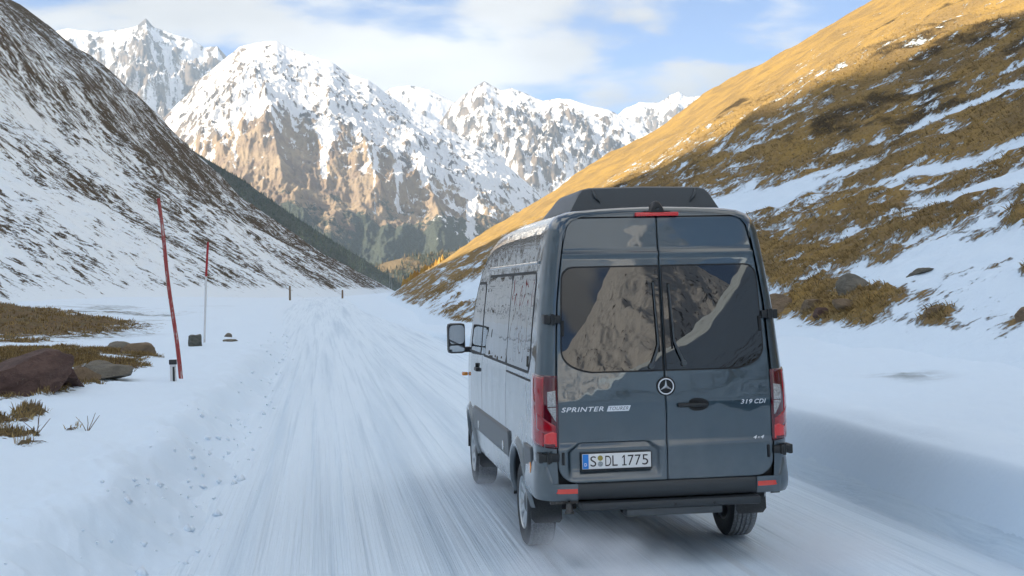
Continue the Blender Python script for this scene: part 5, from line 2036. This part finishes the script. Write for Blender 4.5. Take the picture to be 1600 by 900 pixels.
# ------------------------------------------------------------------ powder snow thrown up by the wheels
def spray(label, x, y, z, rx, ry, rz, dens, seed):
    me = bpy.data.meshes.new('snow_spray')
    bm = bmesh.new()
    bmesh.ops.create_icosphere(bm, subdivisions=3, radius=1.0)
    bm.to_mesh(me)
    bm.free()
    o = bpy.data.objects.new('snow_spray', me)
    link(o)
    o.location = (x, y, z)
    o.scale = (rx, ry, rz)
    m = bpy.data.materials.new('powder_snow')
    m.use_nodes = True
    t = m.node_tree
    for n_ in list(t.nodes):
        t.nodes.remove(n_)
    out = t.nodes.new('ShaderNodeOutputMaterial')
    v = t.nodes.new('ShaderNodeVolumePrincipled')
    v.inputs['Color'].default_value = (0.95, 0.97, 1.0, 1)
    v.inputs['Anisotropy'].default_value = 0.2
    tc = t.nodes.new('ShaderNodeTexCoord')
    ln = t.nodes.new('ShaderNodeVectorMath')
    ln.operation = 'LENGTH'
    t.links.new(tc.outputs['Object'], ln.inputs[0])
    fall = t.nodes.new('ShaderNodeMapRange')
    fall.interpolation_type = 'SMOOTHSTEP'
    fall.inputs[1].default_value = 1.0
    fall.inputs[2].default_value = 0.15
    t.links.new(ln.outputs['Value'], fall.inputs[0])
    mp = t.nodes.new('ShaderNodeMapping')
    mp.inputs['Location'].default_value = (seed * 3.1, seed * 1.7, 0)
    t.links.new(tc.outputs['Object'], mp.inputs[0])
    no = t.nodes.new('ShaderNodeTexNoise')
    no.inputs['Scale'].default_value = 1.9
    no.inputs['Detail'].default_value = 4
    t.links.new(mp.outputs[0], no.inputs['Vector'])
    nr = t.nodes.new('ShaderNodeMapRange')
    nr.inputs[1].default_value = 0.36
    nr.inputs[2].default_value = 0.72
    t.links.new(no.outputs['Fac'], nr.inputs[0])
    mu = t.nodes.new('ShaderNodeMath')
    mu.operation = 'MULTIPLY'
    t.links.new(fall.outputs[0], mu.inputs[0])
    t.links.new(nr.outputs[0], mu.inputs[1])
    m2 = t.nodes.new('ShaderNodeMath')
    m2.operation = 'MULTIPLY'
    t.links.new(mu.outputs[0], m2.inputs[0])
    m2.inputs[1].default_value = dens
    t.links.new(m2.outputs[0], v.inputs['Density'])
    t.links.new(v.outputs[0], out.inputs['Volume'])
    me.materials.append(m)
    tag(o, label, 'snow spray', kind='stuff')
    return o


spray('powder snow drifting behind the left rear wheel', -0.75, -0.9, 0.16, 0.75, 1.6, 0.36, 3.6, 1)
spray('powder snow drifting behind the right rear wheel', 1.05, -0.5, 0.13, 0.6, 1.5, 0.30, 3.0, 2)
spray('powder snow round the left front wheel', -0.90, 3.9, 0.14, 0.5, 1.0, 0.26, 1.5, 3)

# ------------------------------------------------------------------ air
hz = MB()
x0, x1, y0, y1, z0, z1 = -9100, 9100, -5100, 14600, -332, 2250
hz.add([(x0, y0, z0), (x1, y0, z0), (x1, y1, z0), (x0, y1, z0), (x0, y0, z1), (x1, y0, z1), (x1, y1, z1), (x0, y1, z1)],
       [(0, 3, 2, 1), (4, 5, 6, 7), (0, 1, 5, 4), (1, 2, 6, 5), (2, 3, 7, 6), (3, 0, 4, 7)])
mh = bpy.data.materials.new('thin_air')
mh.use_nodes = True
th = mh.node_tree
for n_ in list(th.nodes):
    th.nodes.remove(n_)
ho = th.nodes.new('ShaderNodeOutputMaterial')
hv = th.nodes.new('ShaderNodeVolumePrincipled')
hv.inputs['Color'].default_value = (0.60, 0.78, 1.0, 1)
hv.inputs['Density'].default_value = 4.2e-5
hv.inputs['Anisotropy'].default_value = 0.1
th.links.new(hv.outputs[0], ho.inputs['Volume'])
haze = hz.build('haze', mh)
tag(haze, 'thin bluish mountain air', 'haze', kind='stuff')
